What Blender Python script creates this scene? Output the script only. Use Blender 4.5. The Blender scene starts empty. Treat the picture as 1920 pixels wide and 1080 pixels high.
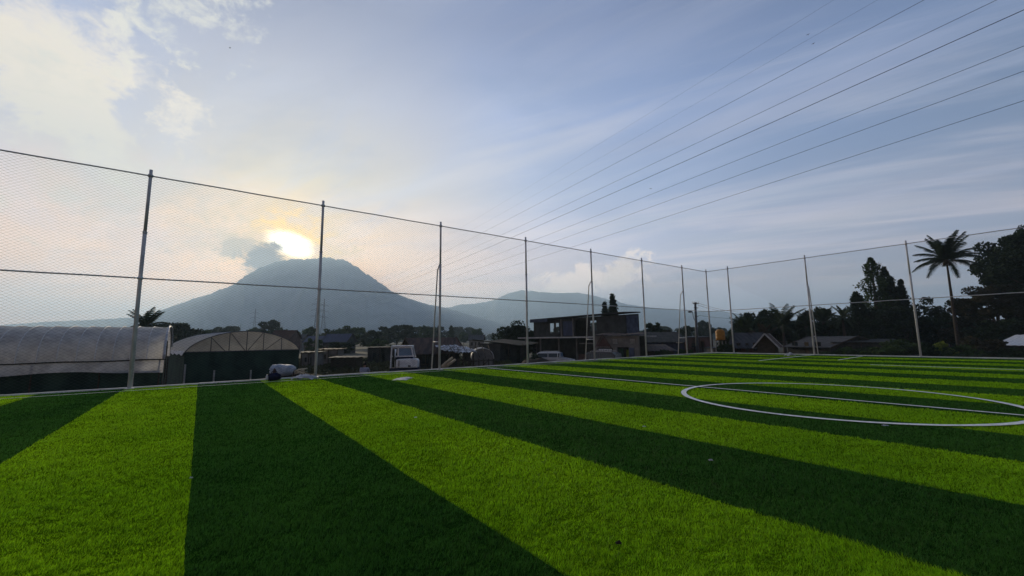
import bpy, math, random
import numpy as np
from mathutils import Vector, Matrix, noise as mnoise
PI = math.pi
R = math.radians
rnd = random.Random(7)
scene = bpy.context.scene
C = scene.collection

# ------------------------------------------------------------------ camera
EYE = 1.3
F_PX, PITCH, ROLL = 764.2, 0.1235, -0.0127
rt0, up0, fw = Vector((1, 0, 0)), Vector((0, -math.sin(PITCH), math.cos(PITCH))), Vector((0, math.cos(PITCH), math.sin(PITCH)))
RT = rt0 * math.cos(ROLL) + up0 * math.sin(ROLL)
UP = -rt0 * math.sin(ROLL) + up0 * math.cos(ROLL)
cam_d = bpy.data.cameras.new('camera')
cam = bpy.data.objects.new('camera', cam_d)
C.objects.link(cam)
cam_d.sensor_width = 36
cam_d.lens = F_PX / 1920 * 36
cam_d.clip_start = 0.05
cam_d.clip_end = 30000
m3 = Matrix((RT, UP, -fw)).transposed()
cam.matrix_world = Matrix.Translation((0, 0, EYE)) @ m3.to_4x4()
scene.camera = cam


def ray(px, py):
    return fw + RT * ((px - 960) / F_PX) - UP * ((py - 540) / F_PX)


def at(px, py, Y):
    d = ray(px, py)
    return Vector((0, 0, EYE)) + d * (Y / d.y)


def gx(px, Y, z=0.0):
    """x of the ground point seen in column px at distance Y (height z)"""
    py = 640
    for _ in range(4):
        p = at(px, py, Y)
        py += (p.z - z) / Y * F_PX
    return at(px, py, Y).x


# ------------------------------------------------------------------ sun and sky
SUN_AZ, SUN_EL = R(-29.2), R(11.9)
S = Vector((math.sin(SUN_AZ) * math.cos(SUN_EL), math.cos(SUN_AZ) * math.cos(SUN_EL), math.sin(SUN_EL)))
sun_d = bpy.data.lights.new('sun', 'SUN')
sun = bpy.data.objects.new('sun', sun_d)
C.objects.link(sun)
sun_d.energy = 4.6
sun_d.angle = R(6.0)            # veiled by thin cloud: soft-edged light
sun_d.color = (1.0, 0.86, 0.62)
sun.rotation_euler = S.to_track_quat('Z', 'Y').to_euler()


class Nd:
    """a shader socket with arithmetic"""
    def __init__(s, nt, o): s.nt, s.o = nt, o

    def _m(s, op, *a, clamp=False):
        n = s.nt.nodes.new('ShaderNodeMath'); n.operation = op; n.use_clamp = clamp
        for i, v in enumerate((s,) + a):
            if isinstance(v, Nd): s.nt.links.new(v.o, n.inputs[i])
            else: n.inputs[i].default_value = v
        return Nd(s.nt, n.outputs[0])
    def __add__(s, b): return s._m('ADD', b)
    __radd__ = __add__
    def __mul__(s, b): return s._m('MULTIPLY', b)
    __rmul__ = __mul__
    def __sub__(s, b): return s._m('SUBTRACT', b)
    def __rsub__(s, b): return (s * -1.0) + b
    def __truediv__(s, b): return s._m('DIVIDE', b)
    def clamp(s): return s._m('ADD', 0.0, clamp=True)
    def f(s, op, *a): return s._m(op, *a)
    def smooth(s, lo, hi):
        n = s.nt.nodes.new('ShaderNodeMapRange'); n.interpolation_type = 'SMOOTHSTEP'
        s.nt.links.new(s.o, n.inputs[0]); n.inputs[1].default_value = lo; n.inputs[2].default_value = hi
        n.inputs[3].default_value = 0; n.inputs[4].default_value = 1
        return Nd(s.nt, n.outputs[0])


def n_dot(nt, vec, k):
    n = nt.nodes.new('ShaderNodeVectorMath'); n.operation = 'DOT_PRODUCT'
    nt.links.new(vec, n.inputs[0]); n.inputs[1].default_value = k
    return Nd(nt, n.outputs['Value'])


def n_comb(nt, x, y, z=0.0):
    n = nt.nodes.new('ShaderNodeCombineXYZ')
    for i, v in enumerate((x, y, z)):
        if isinstance(v, Nd): nt.links.new(v.o, n.inputs[i])
        else: n.inputs[i].default_value = v
    return n.outputs[0]


def n_noise(nt, vec, scale, detail=4, rough=0.55, dist=0.0, color=False):
    n = nt.nodes.new('ShaderNodeTexNoise')
    if vec is not None: nt.links.new(vec, n.inputs['Vector'])
    n.inputs['Scale'].default_value = scale; n.inputs['Detail'].default_value = detail
    n.inputs['Roughness'].default_value = rough; n.inputs['Distortion'].default_value = dist
    return Nd(nt, n.outputs['Color' if color else 0])


def n_mix(nt, fac, a, b, mode='MIX'):
    n = nt.nodes.new('ShaderNodeMix'); n.data_type = 'RGBA'; n.blend_type = mode; n.clamp_factor = True
    for i, v in ((0, fac), (6, a), (7, b)):
        if isinstance(v, Nd): nt.links.new(v.o, n.inputs[i])
        elif isinstance(v, (int, float)): n.inputs[i].default_value = v
        else: n.inputs[i].default_value = (*v, 1.0)
    return Nd(nt, n.outputs[2])


def n_ramp(nt, fac, stops):
    n = nt.nodes.new('ShaderNodeValToRGB'); nt.links.new(fac.o, n.inputs[0])
    while len(n.color_ramp.elements) < len(stops): n.color_ramp.elements.new(0.5)
    for e, (p, c) in zip(n.color_ramp.elements, stops): e.position = p; e.color = (*c, 1)
    return Nd(nt, n.outputs[0])


def lin(r, g, b):
    f = lambda c: ((c / 255 + 0.055) / 1.055) ** 2.4 if c > 10 else c / 255 / 12.92
    return (f(r), f(g), f(b))


def build_world():
    w = bpy.data.worlds.new('World'); scene.world = w; w.use_nodes = True
    nt = w.node_tree; nt.nodes.clear()
    out = nt.nodes.new('ShaderNodeOutputWorld'); bg = nt.nodes.new('ShaderNodeBackground')
    nt.links.new(bg.outputs[0], out.inputs[0]); bg.inputs[1].default_value = 0.1
    sky = nt.nodes.new('ShaderNodeTexSky'); sky.sky_type = 'NISHITA'; sky.sun_disc = False
    sky.sun_elevation = SUN_EL; sky.sun_rotation = SUN_AZ
    sky.altitude = 800; sky.air_density = 1.0; sky.dust_density = 2.0; sky.ozone_density = 1.5
    tc = nt.nodes.new('ShaderNodeTexCoord'); d = tc.outputs['Generated']
    X, Y, Z = n_dot(nt, d, (1, 0, 0)), n_dot(nt, d, (0, 1, 0)), n_dot(nt, d, (0, 0, 1))
    az = X.f('ARCTAN2', Y) * 57.2958
    el = Z.f('ARCSINE') * 57.2958
    ang = n_dot(nt, d, tuple(S)).f('MINIMUM', 1.0).f('ARCCOSINE') * 57.2958
    # thin high veil of cloud, brighter and warmer towards the sun
    k = 10.0
    sc = lambda c, m=1.0: tuple(v * k * m for v in c)
    veil = n_ramp(nt, ang / 180.0, [(0.0, sc(lin(255, 232, 178))), (0.035, sc(lin(246, 224, 176))), (0.07, sc(lin(228, 213, 190))),
                                  (0.12, sc(lin(212, 206, 206))), (0.18, sc(lin(190, 198, 220))), (0.26, sc(lin(164, 179, 210))),
                                  (0.35, sc(lin(134, 152, 184))), (0.475, sc(lin(106, 127, 156))), (0.75, sc(lin(62, 80, 108)))])
    low = el.smooth(26, 2) * az.smooth(25, -45)
    veil = n_mix(nt, low * 0.75, veil, sc(lin(240, 192, 120)))
    lowr = el.smooth(22, 3) * az.smooth(-8, 35)
    veil = n_mix(nt, lowr * 0.45, veil, sc(lin(160, 166, 178)))
    # streaked cirrus on a flat layer overhead
    zz = Z + 0.1
    pu, pv = X / zz, Y / zz
    for ang_, seed_, amt_, c_ in ((-27, 0.0, .34, lin(236, 230, 226)), (-50, 7.0, .26, lin(190, 200, 222)), (-38, 3.0, .30, lin(215, 215, 222))):
        ca, sa = math.cos(R(ang_)), math.sin(R(ang_))
        su, sv = pu * ca + pv * sa, pv * ca - pu * sa
        st = n_noise(nt, n_comb(nt, su * 0.30 + seed_, sv * 2.1, seed_), 1.3, 7, 0.62, 0.5)
        veil = n_mix(nt, st.smooth(.47, .68) * amt_, veil, sc(c_))
    st = n_noise(nt, n_comb(nt, pu * 0.9, pv * 1.4, 9.0), 1.0, 6, 0.6, 0.3)
    veil = n_mix(nt, st.smooth(.46, .66) * 0.22, veil, sc(lin(112, 142, 182)))
    col = n_mix(nt, 0.93, Nd(nt, sky.outputs[0]), veil)
    # the air is thinner and bluer overhead, brighter and warmer low down
    em = n_ramp(nt, el / 60.0, [(0.0, (1.0, .66, .48)), (.17, (.74, .61, .57)), (.33, (.41, .42, .46)), (.50, (.335, .36, .43)), (.66, (.215, .235, .30)), (1.0, (.20, .22, .28))])
    mv = nt.nodes.new('ShaderNodeVectorMath'); mv.operation = 'MULTIPLY'
    nt.links.new(col.o, mv.inputs[0]); nt.links.new(em.o, mv.inputs[1])
    ms = nt.nodes.new('ShaderNodeVectorMath'); ms.operation = 'SCALE'; nt.links.new(mv.outputs[0], ms.inputs[0]); ms.inputs['Scale'].default_value = 2.2
    col = Nd(nt, ms.outputs[0])
    # clouds with a place of their own: (az, el) gaussians broken up by noise
    warp = n_noise(nt, n_comb(nt, az * 0.09, el * 0.13), 1.0, 6, 0.62, 0.4)
    warp2 = n_noise(nt, n_comb(nt, az * 0.35, el * 0.5, 3.3), 1.0, 5, 0.65, 0.3)

    def cloud(col, px, py, rx, ry, rot, color, amt, wamp, fine=False, lo=0.0, hi=0.9):
        dd = ray(px, py).normalized()
        a0, e0 = math.degrees(math.atan2(dd.x, dd.y)), math.degrees(math.asin(dd.z))
        da, de = az - a0, el - e0
        c_, s_ = math.cos(R(rot)), math.sin(R(rot))
        u, v = (da * c_ + de * s_) / rx, (de * c_ - da * s_) / ry
        r = (u * u + v * v).f('POWER', 0.5)
        m = (1.0 - r) + ((warp2 if fine else warp) - 0.5) * wamp
        return n_mix(nt, m.smooth(lo, hi) * amt, col, color)
    cr = sc(lin(244, 230, 208), 1.08)
    mix_ = warp
    warp = warp * 0.6 + warp2 * 0.4
    col = cloud(col, 40, 60, 12, 15, 25, cr, 0.62, 6.5, lo=0.15, hi=1.1)
    col = cloud(col, 130, 190, 13, 5, -30, sc(lin(244, 230, 206)), 0.65, 6.0, lo=0.1, hi=0.9)
    col = cloud(col, 330, 15, 11, 6, 10, sc(lin(228, 225, 212)), 0.7, 6.5, lo=0.25, hi=1.0)
    col = cloud(col, 350, 240, 5, 5, -50, cr, 0.55, 6.0, lo=0.2, hi=0.9)
    col = cloud(col, 230, 330, 16, 7, -20, sc(lin(208, 206, 198)), 0.5, 4.0, lo=0.0, hi=0.9)
    warp = mix_
    def streak(col, a, b_, ry, color, amt):
        da, db = ray(*a).normalized(), ray(*b_).normalized()
        A = (math.degrees(math.atan2(da.x, da.y)), math.degrees(math.asin(da.z))); B = (math.degrees(math.atan2(db.x, db.y)), math.degrees(math.asin(db.z)))
        L = math.hypot(B[0] - A[0], B[1] - A[1]) / 2; ang_ = math.atan2(B[1] - A[1], B[0] - A[0])
        c_, s_ = math.cos(ang_), math.sin(ang_)
        x_, y_ = az - (A[0] + B[0]) / 2, el - (A[1] + B[1]) / 2
        u, v = x_ * c_ + y_ * s_, y_ * c_ - x_ * s_
        n1 = n_noise(nt, n_comb(nt, u * .06, v * .55, a[0] * .01), 1.0, 6, 0.6, 0.3)
        m = (1.0 - (u / L).f('ABSOLUTE')).smooth(0, .6) * ((1.0 - (v / ry).f('ABSOLUTE')) + (n1 - .5) * 1.6).smooth(0, 1.0)
        return n_mix(nt, m * amt, col, color)
    sw = sc(lin(216, 212, 218))
    col = streak(col, (560, 385), (1300, 160), 1.6, sw, .34)
    col = streak(col, (480, 420), (960, 285), 1.1, sw, .32)
    col = streak(col, (800, 300), (1180, 210), .8, sw, .25)
    col = streak(col, (1000, 440), (1980, 235), 2.2, sc(lin(176, 186, 206)), .28)
    col = streak(col, (1180, 470), (1960, 330), 1.8, sc(lin(170, 182, 200)), .26)
    col = streak(col, (1050, 300), (1900, 20), 2.6, sc(lin(142, 152, 186)), .35)
    # glow and torn cloud around the sun
    col = cloud(col, 540, 462, 9.0, 6.0, 0, sc(lin(250, 222, 165), 1.0), 0.8, 2.2, True, -0.1, 1.0)
    col = cloud(col, 545, 455, 5.0, 3.8, 0, sc(lin(255, 202, 96), 1.8), 1.0, 2.8, True, -.05, 0.9)
    glow = n_mix(nt, 1.0, (0, 0, 0), sc((4.2, 3.9, 3.1)))
    dd = ray(545, 459).normalized()
    a0, e0 = math.degrees(math.atan2(dd.x, dd.y)), math.degrees(math.asin(dd.z))
    r = (((az - a0) / 2.7).f('POWER', 2.0) + ((el - e0 + (az - a0) * 0.18) / 1.45).f('POWER', 2.0)).f('POWER', 0.5)
    mk = ((1.0 - r) + (warp2 - 0.5) * 1.1).smooth(-0.35, 0.75)
    col = n_mix(nt, mk, col, glow)
    grey = sc(lin(116, 108, 108))
    col = cloud(col, 492, 482, 3.7, 2.5, 30, grey, 0.97, 2.0, True, 0.1, 0.5)
    col = cloud(col, 448, 462, 3.2, 1.6, 20, sc(lin(196, 180, 160)), 0.7, 1.8, True, 0.1, 0.6)
    # low clouds on the far side of the second range
    col = cloud(col, 1090, 535, 10.0, 3.0, 10, sc(lin(234, 212, 198), 1.75), 0.95, 2.6, True, 0.0, 0.5)
    col = cloud(col, 1160, 512, 4.6, 2.0, 38, sc(lin(230, 212, 200), 1.5), 0.85, 2.6, True, 0.0, 0.5)
    col = cloud(col, 1000, 560, 7, 2.0, 0, sc(lin(206, 198, 190)), 0.6, 1.6, True, 0.0, 0.8)
    col = cloud(col, 1330, 562, 22, 3.2, -2, sc(lin(180, 168, 180), 1.55), 0.8, 1.6, False, 0.0, 0.8)
    col = cloud(col, 1570, 535, 6, 1.1, 10, sc(lin(206, 196, 196), 1.3), 0.75, 1.8, True, 0.0, 0.8)
    # below the horizon: dull ground colour
    col = n_mix(nt, el.smooth(-1.0, -6.0), col, sc((0.05, 0.055, 0.045)))
    nt.links.new(col.o, bg.inputs[0])


build_world()
scene.view_settings.view_transform = 'Standard'
scene.view_settings.look = 'None'
scene.view_settings.gamma = 1.0
scene.view_settings.exposure = 0.14
scene.render.engine = 'CYCLES'
cy = scene.cycles
cy.use_denoising = True
cy.max_bounces = 6; cy.diffuse_bounces = 3; cy.glossy_bounces = 3; cy.transmission_bounces = 4
cy.transparent_max_bounces = 24; cy.volume_bounces = 1
cy.sample_clamp_indirect = 6

# ------------------------------------------------------------------ helpers
def tag(o, label=None, cat=None, group=None, kind=None):
    if label: o['label'] = label
    if cat: o['category'] = cat
    if group: o['group'] = group
    if kind: o['kind'] = kind
    return o


def thing(name, label, cat, loc=(0, 0, 0), rz=0.0, group=None):
    o = bpy.data.objects.new(name, None); C.objects.link(o)
    o.empty_display_size = 0.2
    o.location = loc; o.rotation_euler = (0, 0, rz)
    return tag(o, label, cat, group)


def copy_tree(o, parent=None):
    c = o.copy(); C.objects.link(c); c.parent = parent
    for ch in list(o.children): copy_tree(ch, c)
    return c


def mesh_np(name, V, Fc, mat, parent=None, smooth=False):
    V = np.asarray(V, np.float32).reshape(-1, 3); Fc = np.asarray(Fc, np.int32)
    me = bpy.data.meshes.new(name)
    nf, k = Fc.shape
    me.vertices.add(len(V)); me.vertices.foreach_set('co', V.ravel())
    me.loops.add(nf * k); me.loops.foreach_set('vertex_index', Fc.ravel())
    me.polygons.add(nf)
    me.polygons.foreach_set('loop_start', np.arange(0, nf * k, k, dtype=np.int32))
    me.polygons.foreach_set('loop_total', np.full(nf, k, np.int32))
    if smooth: me.polygons.foreach_set('use_smooth', np.ones(nf, bool))
    me.update(calc_edges=True)
    if mat: me.materials.append(mat)
    o = bpy.data.objects.new(name, me); C.objects.link(o)
    if parent: o.parent = parent
    return o


class MB:
    """collects simple shapes, then links them as one mesh"""
    def __init__(s): s.v, s.f, s.sm = [], [], []

    def add(s, vs, fs, smooth=False):
        b = len(s.v); s.v += [tuple(v) for v in vs]; s.f += [tuple(i + b for i in f) for f in fs]
        s.sm += [smooth] * len(fs); return s

    def box(s, c, size, rz=0.0, rot=None):
        hx, hy, hz = size[0] / 2, size[1] / 2, size[2] / 2
        M = rot or Matrix.Rotation(rz, 3, 'Z')
        c = Vector(c)
        vs = [c + M @ Vector((x * hx, y * hy, z * hz)) for z in (-1, 1) for x, y in ((-1, -1), (1, -1), (1, 1), (-1, 1))]
        return s.add(vs, [(3, 2, 1, 0), (4, 5, 6, 7), (0, 1, 5, 4), (1, 2, 6, 5), (2, 3, 7, 6), (3, 0, 4, 7)])

    def bar(s, a, b, w, h):
        a, b = Vector(a), Vector(b); d = b - a
        q = d.to_track_quat('X', 'Z').to_matrix()
        return s.box((a + b) / 2, (d.length, w, h), rot=q)

    def tube(s, pts, r, n=8, caps=True):
        pts = [Vector(p) for p in pts]
        rs = r if isinstance(r, (list, tuple)) else [r] * len(pts)
        vs, fs = [], []
        ref = None
        for i, p in enumerate(pts):
            t = (pts[min(i + 1, len(pts) - 1)] - pts[max(i - 1, 0)]).normalized()
            if ref is None: ref = Vector((0, 0, 1)) if abs(t.z) < 0.9 else Vector((1, 0, 0))
            x = t.cross(ref).normalized(); y = t.cross(x).normalized(); ref = -y if ref.dot(-y) > 0 else y
            x = t.cross(ref).normalized(); y = t.cross(x)
            for k in range(n):
                a = 2 * PI * k / n
                vs.append(p + (x * math.cos(a) + y * math.sin(a)) * rs[i])
        for i in range(len(pts) - 1):
            for k in range(n):
                k2 = (k + 1) % n
                fs.append((i * n + k, i * n + k2, (i + 1) * n + k2, (i + 1) * n + k))
        if caps:
            fs.append(tuple(range(n))[::-1]); fs.append(tuple((len(pts) - 1) * n + k for k in range(n)))
        return s.add(vs, fs, True)

    def prism(s, prof, y0, y1, M=None):
        """profile in (x,z), extruded along y"""
        n = len(prof); M = M or Matrix.Identity(4)
        vs = [M @ Vector((x, y0, z)) for x, z in prof] + [M @ Vector((x, y1, z)) for x, z in prof]
        fs = [tuple(range(n)), tuple(range(2 * n - 1, n - 1, -1))]
        fs += [(i, i + n, (i + 1) % n + n, (i + 1) % n) for i in range(n)]
        return s.add(vs, fs)

    def grid(s, fn, nu, nv, smooth=True):
        vs = [fn(i / nu, j / nv) for j in range(nv + 1) for i in range(nu + 1)]
        fs = [(j * (nu + 1) + i, j * (nu + 1) + i + 1, (j + 1) * (nu + 1) + i + 1, (j + 1) * (nu + 1) + i) for j in range(nv) for i in range(nu)]
        return s.add(vs, fs, smooth)

    def ellipsoid(s, c, r, nu=14, nv=8, jit=0.0, seed=0.0):
        c = Vector(c)
        def fn(u, v):
            a, b = 2 * PI * u, PI * (v - 0.5)
            d = Vector((math.cos(a) * math.cos(b), math.sin(a) * math.cos(b), math.sin(b)))
            k = 1 + jit * mnoise.noise(d * 2.3 + Vector((seed, seed, 0))) + jit * 0.5 * mnoise.noise(d * 6 + Vector((0, seed, 1)))
            return c + Vector((d.x * r[0], d.y * r[1], d.z * r[2])) * k
        return s.grid(fn, nu, nv)

    def build(s, name, mat, parent=None, bevel=0.0):
        me = bpy.data.meshes.new(name); me.from_pydata(s.v, [], s.f)
        me.polygons.foreach_set('use_smooth', s.sm); me.materials.append(mat); me.update()
        o = bpy.data.objects.new(name, me); C.objects.link(o)
        if parent: o.parent = parent
        if bevel:
            b = o.modifiers.new('bevel', 'BEVEL'); b.width = bevel; b.segments = 2; b.limit_method = 'ANGLE'; b.angle_limit = R(40)
        return o


def mat(name, c1, c2=None, scale=3.0, rough=0.8, metal=0.0, bump=0.0, bscale=None, detail=6, trans=0.0, stretch=None, spec=0.15, alpha=1.0):
    m = bpy.data.materials.new(name); m.use_nodes = True; nt = m.node_tree; nt.nodes.clear()
    out = nt.nodes.new('ShaderNodeOutputMaterial'); b = nt.nodes.new('ShaderNodeBsdfPrincipled')
    tc = nt.nodes.new('ShaderNodeTexCoord'); v = tc.outputs['Object']
    if stretch:
        mp = nt.nodes.new('ShaderNodeMapping'); nt.links.new(v, mp.inputs[0]); mp.inputs['Scale'].default_value = stretch; v = mp.outputs[0]
    c2 = c2 or tuple(x * 0.7 for x in c1)
    n = n_noise(nt, v, scale, detail, 0.6)
    col = n_mix(nt, n.smooth(0.32, 0.68), c1, c2)
    nt.links.new(col.o, b.inputs['Base Color'])
    b.inputs['Roughness'].default_value = rough; b.inputs['Metallic'].default_value = metal
    b.inputs['Specular IOR Level'].default_value = spec
    if alpha < 1: b.inputs['Alpha'].default_value = alpha
    if bump:
        bn = nt.nodes.new('ShaderNodeBump'); bn.inputs['Strength'].default_value = bump; bn.inputs['Distance'].default_value = 0.05
        n2 = n_noise(nt, v, bscale or scale * 6, 5, 0.6); nt.links.new(n2.o, bn.inputs['Height']); nt.links.new(bn.outputs[0], b.inputs['Normal'])
    sh = b.outputs[0]
    if trans:
        t = nt.nodes.new('ShaderNodeBsdfTranslucent'); nt.links.new(col.o, t.inputs[0])
        mx = nt.nodes.new('ShaderNodeMixShader'); mx.inputs[0].default_value = trans
        nt.links.new(sh, mx.inputs[1]); nt.links.new(t.outputs[0], mx.inputs[2]); sh = mx.outputs[0]
    nt.links.new(sh, out.inputs[0])
    return m


# ------------------------------------------------------------------ plan of the pitch
CX, CY, TH = 15.4743, 32.1134, 0.65
D1 = Vector((math.cos(TH), math.sin(TH), 0))        # along the long fence, towards the corner
D2 = Vector((math.sin(TH), -math.cos(TH), 0))       # along the far fence, into the field


def UV(u, v, z=0.0):
    return Vector((CX, CY, z)) - D1 * u + D2 * v


GZ = -1.7                                           # ground level outside the raised pitch

# ------------------------------------------------------------------ materials
M = {}
M['galv'] = mat('galvanised_steel', (0.62, 0.62, 0.62), (0.44, 0.45, 0.46), 9, 0.6, 0.1, stretch=(1, 1, .25))
M['net'] = mat('net_twine', (0.10, 0.12, 0.11), (0.07, 0.09, 0.08), 2, 0.9)
M['white_line'] = mat('painted_turf_white', (0.86, 0.87, 0.86), (0.62, 0.65, 0.62), 14, 0.9, bump=0.6, bscale=60)
M['concrete'] = mat('concrete', (0.42, 0.41, 0.39), (0.28, 0.27, 0.26), 3, 0.9, bump=0.4)
M['curb'] = mat('pale_curb_concrete', (0.78, 0.79, 0.80), (0.50, 0.50, 0.50), 1.4, 0.85, bump=0.3)
M['soil'] = mat('dark_soil', (0.055, 0.042, 0.03), (0.028, 0.022, 0.016), 0.8, 0.95, bump=0.9, bscale=5)
M['drygrass'] = mat('dry_grass', (0.075, 0.07, 0.03), (0.03, 0.04, 0.015), 0.6, 0.95, bump=0.8, bscale=6)
M['bark'] = mat('bark', (0.075, 0.055, 0.04), (0.035, 0.028, 0.022), 4, 0.95, bump=0.7, stretch=(1, 1, .3))
M['palmbark'] = mat('palm_bark', (0.0650, 0.0525, 0.0425), (0.0350, 0.0275, 0.0225), 3, 0.95, bump=0.7, stretch=(.4, .4, 4))
M['leaf'] = mat('leaf_green', (0.0473, 0.0810, 0.0243), (0.0189, 0.0351, 0.0121), 0.55, 0.75, trans=0.3)
M['leafd'] = mat('leaf_dark', (0.0240, 0.0420, 0.0180), (0.0120, 0.0210, 0.0105), 0.5, 0.8, trans=0.2)
M['leafy'] = mat('leaf_yellow_green', (0.20, 0.24, 0.03), (0.08, 0.12, 0.02), 1.2, 0.7, trans=0.35)
M['leafr'] = mat('leaf_russet', (0.0416, 0.0336, 0.0192), (0.0208, 0.0240, 0.0128), 0.6, 0.75, trans=0.25)
M['palmleaf'] = mat('palm_leaf', (0.0300, 0.0480, 0.0210), (0.0180, 0.0270, 0.0135), 1.5, 0.7, trans=0.25)
M['palmdry'] = mat('dry_palm_leaf', (0.055, 0.038, 0.02), (0.03, 0.022, 0.014), 1.5, 0.8, trans=0.25)
M['rust'] = mat('rusty_iron_sheet', (0.1190, 0.0770, 0.0588), (0.0490, 0.0364, 0.0336), 1.1, 0.75, 0.15, bump=0.5, stretch=(4, .6, 1))
M['tin'] = mat('weathered_zinc_sheet', (0.0714, 0.0714, 0.0756), (0.0336, 0.0336, 0.0378), 0.9, 0.8, 0.1, bump=0.4, stretch=(5, .5, 1))
M['tinblue'] = mat('bluish_metal_sheet', (0.045, 0.055, 0.10), (0.03, 0.035, 0.06), 1.0, 0.6, 0.2, bump=0.3, stretch=(5, .5, 1))
M['timber'] = mat('old_timber', (0.06, 0.045, 0.032), (0.03, 0.023, 0.016), 2.5, 0.9, bump=0.4, stretch=(1, 1, 6))
M['palewood'] = mat('peeled_log', (0.34, 0.27, 0.18), (0.2, 0.15, 0.1), 2.5, 0.85, bump=0.3)
M['dark'] = mat('dark_boarding', (0.0450, 0.0450, 0.0450), (0.0225, 0.0240, 0.0225), 1.2, 0.9, bump=0.3)
M['wallgrey'] = mat('grey_render', (0.1875, 0.1750, 0.1625), (0.1063, 0.1000, 0.0938), 1.1, 0.9, bump=0.4)
M['wallpink'] = mat('faded_pink_render', (0.13, 0.075, 0.07), (0.075, 0.045, 0.04), 1.1, 0.9, bump=0.3)
M['brick'] = mat('red_brick_wall', (0.0788, 0.0357, 0.0252), (0.0420, 0.0210, 0.0158), 2.0, 0.9, bump=0.5)
M['blockblue'] = mat('bluish_concrete_block', (0.085, 0.095, 0.14), (0.045, 0.05, 0.075), 1.6, 0.9, bump=0.5)
M['white'] = mat('white_paint', (0.72, 0.73, 0.74), (0.55, 0.56, 0.58), 3, 0.4)
M['tarp'] = mat('white_plastic_tarp', (0.62, 0.63, 0.66), (0.35, 0.36, 0.40), 5, 0.45, bump=0.6, trans=0.2)
M['sack'] = mat('woven_sack', (0.42, 0.48, 0.56), (0.24, 0.30, 0.40), 5, 0.6, bump=0.6, trans=0.12)
M['navy'] = mat('navy_cloth', (0.015, 0.018, 0.05), (0.008, 0.01, 0.025), 6, 0.8, bump=0.4)
M['black'] = mat('black_rubber', (0.02, 0.02, 0.02), (0.01, 0.01, 0.01), 4, 0.7)
M['glass'] = mat('window_glass', (0.015, 0.02, 0.025), (0.01, 0.015, 0.018), 0.8, 0.15, spec=0.5)
M['glassb'] = mat('pale_blue_glass', (0.12, 0.22, 0.34), (0.08, 0.15, 0.24), 1.6, 0.35, spec=0.4)
M['silver'] = mat('silver_car_paint', (0.50, 0.50, 0.50), (0.40, 0.40, 0.40), 2, 0.3, 0.2)
M['darkcar'] = mat('charcoal_car_paint', (0.06, 0.055, 0.055), (0.045, 0.04, 0.04), 2, 0.3, 0.4)
M['lamp_glass'] = mat('headlamp_glass', (0.75, 0.75, 0.72), (0.6, 0.6, 0.58), 2, 0.15, spec=0.9)
M['orange'] = mat('orange_plastic', (0.3360, 0.1600, 0.0240), (0.2560, 0.1120, 0.0160), 2, 0.5)
M['skin'] = mat('skin', (0.23, 0.13, 0.085), (0.2, 0.11, 0.07), 4, 0.6)
M['hair'] = mat('black_hair', (0.012, 0.01, 0.009), (0.006, 0.005, 0.005), 8, 0.6)
M['shirt'] = mat('grey_shirt', (0.26, 0.27, 0.33), (0.19, 0.20, 0.25), 4, 0.85, bump=0.4)
M['greennet'] = mat('green_shade_net', (0.030, 0.060, 0.044), (0.014, 0.028, 0.022), 1.0, 0.9, bump=0.2)
M['pylon'] = mat('pylon_steel', (0.12, 0.13, 0.15), (0.08, 0.09, 0.1), 1, 0.7, 0.3)
M['wire'] = mat('aluminium_conductor', (0.06, 0.065, 0.08), (0.05, 0.055, 0.07), 1, 0.6, 0.2)
M['straw'] = mat('straw', (0.62, 0.58, 0.48), (0.45, 0.4, 0.3), 8, 0.8)
M['bird'] = mat('bird_feathers', (0.02, 0.02, 0.022), (0.01, 0.01, 0.012), 5, 0.8)


def plastic_film(name, c, alpha, c2=None):
    """greenhouse film: dusty, lets light through"""
    m = bpy.data.materials.new(name); m.use_nodes = True; nt = m.node_tree; nt.nodes.clear()
    out = nt.nodes.new('ShaderNodeOutputMaterial')
    b = nt.nodes.new('ShaderNodeBsdfPrincipled'); t = nt.nodes.new('ShaderNodeBsdfTranslucent'); tr = nt.nodes.new('ShaderNodeBsdfTransparent')
    tc = nt.nodes.new('ShaderNodeTexCoord')
    n = n_noise(nt, tc.outputs['Object'], 1.6, 7, 0.65)
    col = n_mix(nt, n.smooth(0.3, 0.7), c, c2 or tuple(v * 0.72 for v in c))
    nt.links.new(col.o, b.inputs['Base Color']); nt.links.new(col.o, t.inputs[0])
    b.inputs['Roughness'].default_value = 0.45
    bn = nt.nodes.new('ShaderNodeBump'); bn.inputs['Strength'].default_value = 0.5; bn.inputs['Distance'].default_value = 0.05
    n2 = n_noise(nt, tc.outputs['Object'], 5, 5, 0.6); nt.links.new(n2.o, bn.inputs['Height']); nt.links.new(bn.outputs[0], b.inputs['Normal'])
    m1 = nt.nodes.new('ShaderNodeMixShader'); m1.inputs[0].default_value = 0.45
    nt.links.new(b.outputs[0], m1.inputs[1]); nt.links.new(t.outputs[0], m1.inputs[2])
    m2 = nt.nodes.new('ShaderNodeMixShader'); m2.inputs[0].default_value = 1 - alpha
    nt.links.new(m1.outputs[0], m2.inputs[1]); nt.links.new(tr.outputs[0], m2.inputs[2]); nt.links.new(m2.outputs[0], out.inputs[0])
    return m


M['film'] = plastic_film('dusty_greenhouse_film', (0.60, 0.59, 0.58), 0.88, (0.34, 0.335, 0.34))
M['torn'] = mat('torn_white_plastic', (0.62, 0.63, 0.66), (0.05, 0.045, 0.04), 2.6, 0.6, bump=0.8, bscale=7, detail=9)
M['film2'] = plastic_film('yellowed_greenhouse_film', (0.62, 0.57, 0.48), 0.85, (0.48, 0.43, 0.36))

STRIPE0, STRIPE_W = 31.74, 1.668


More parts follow.
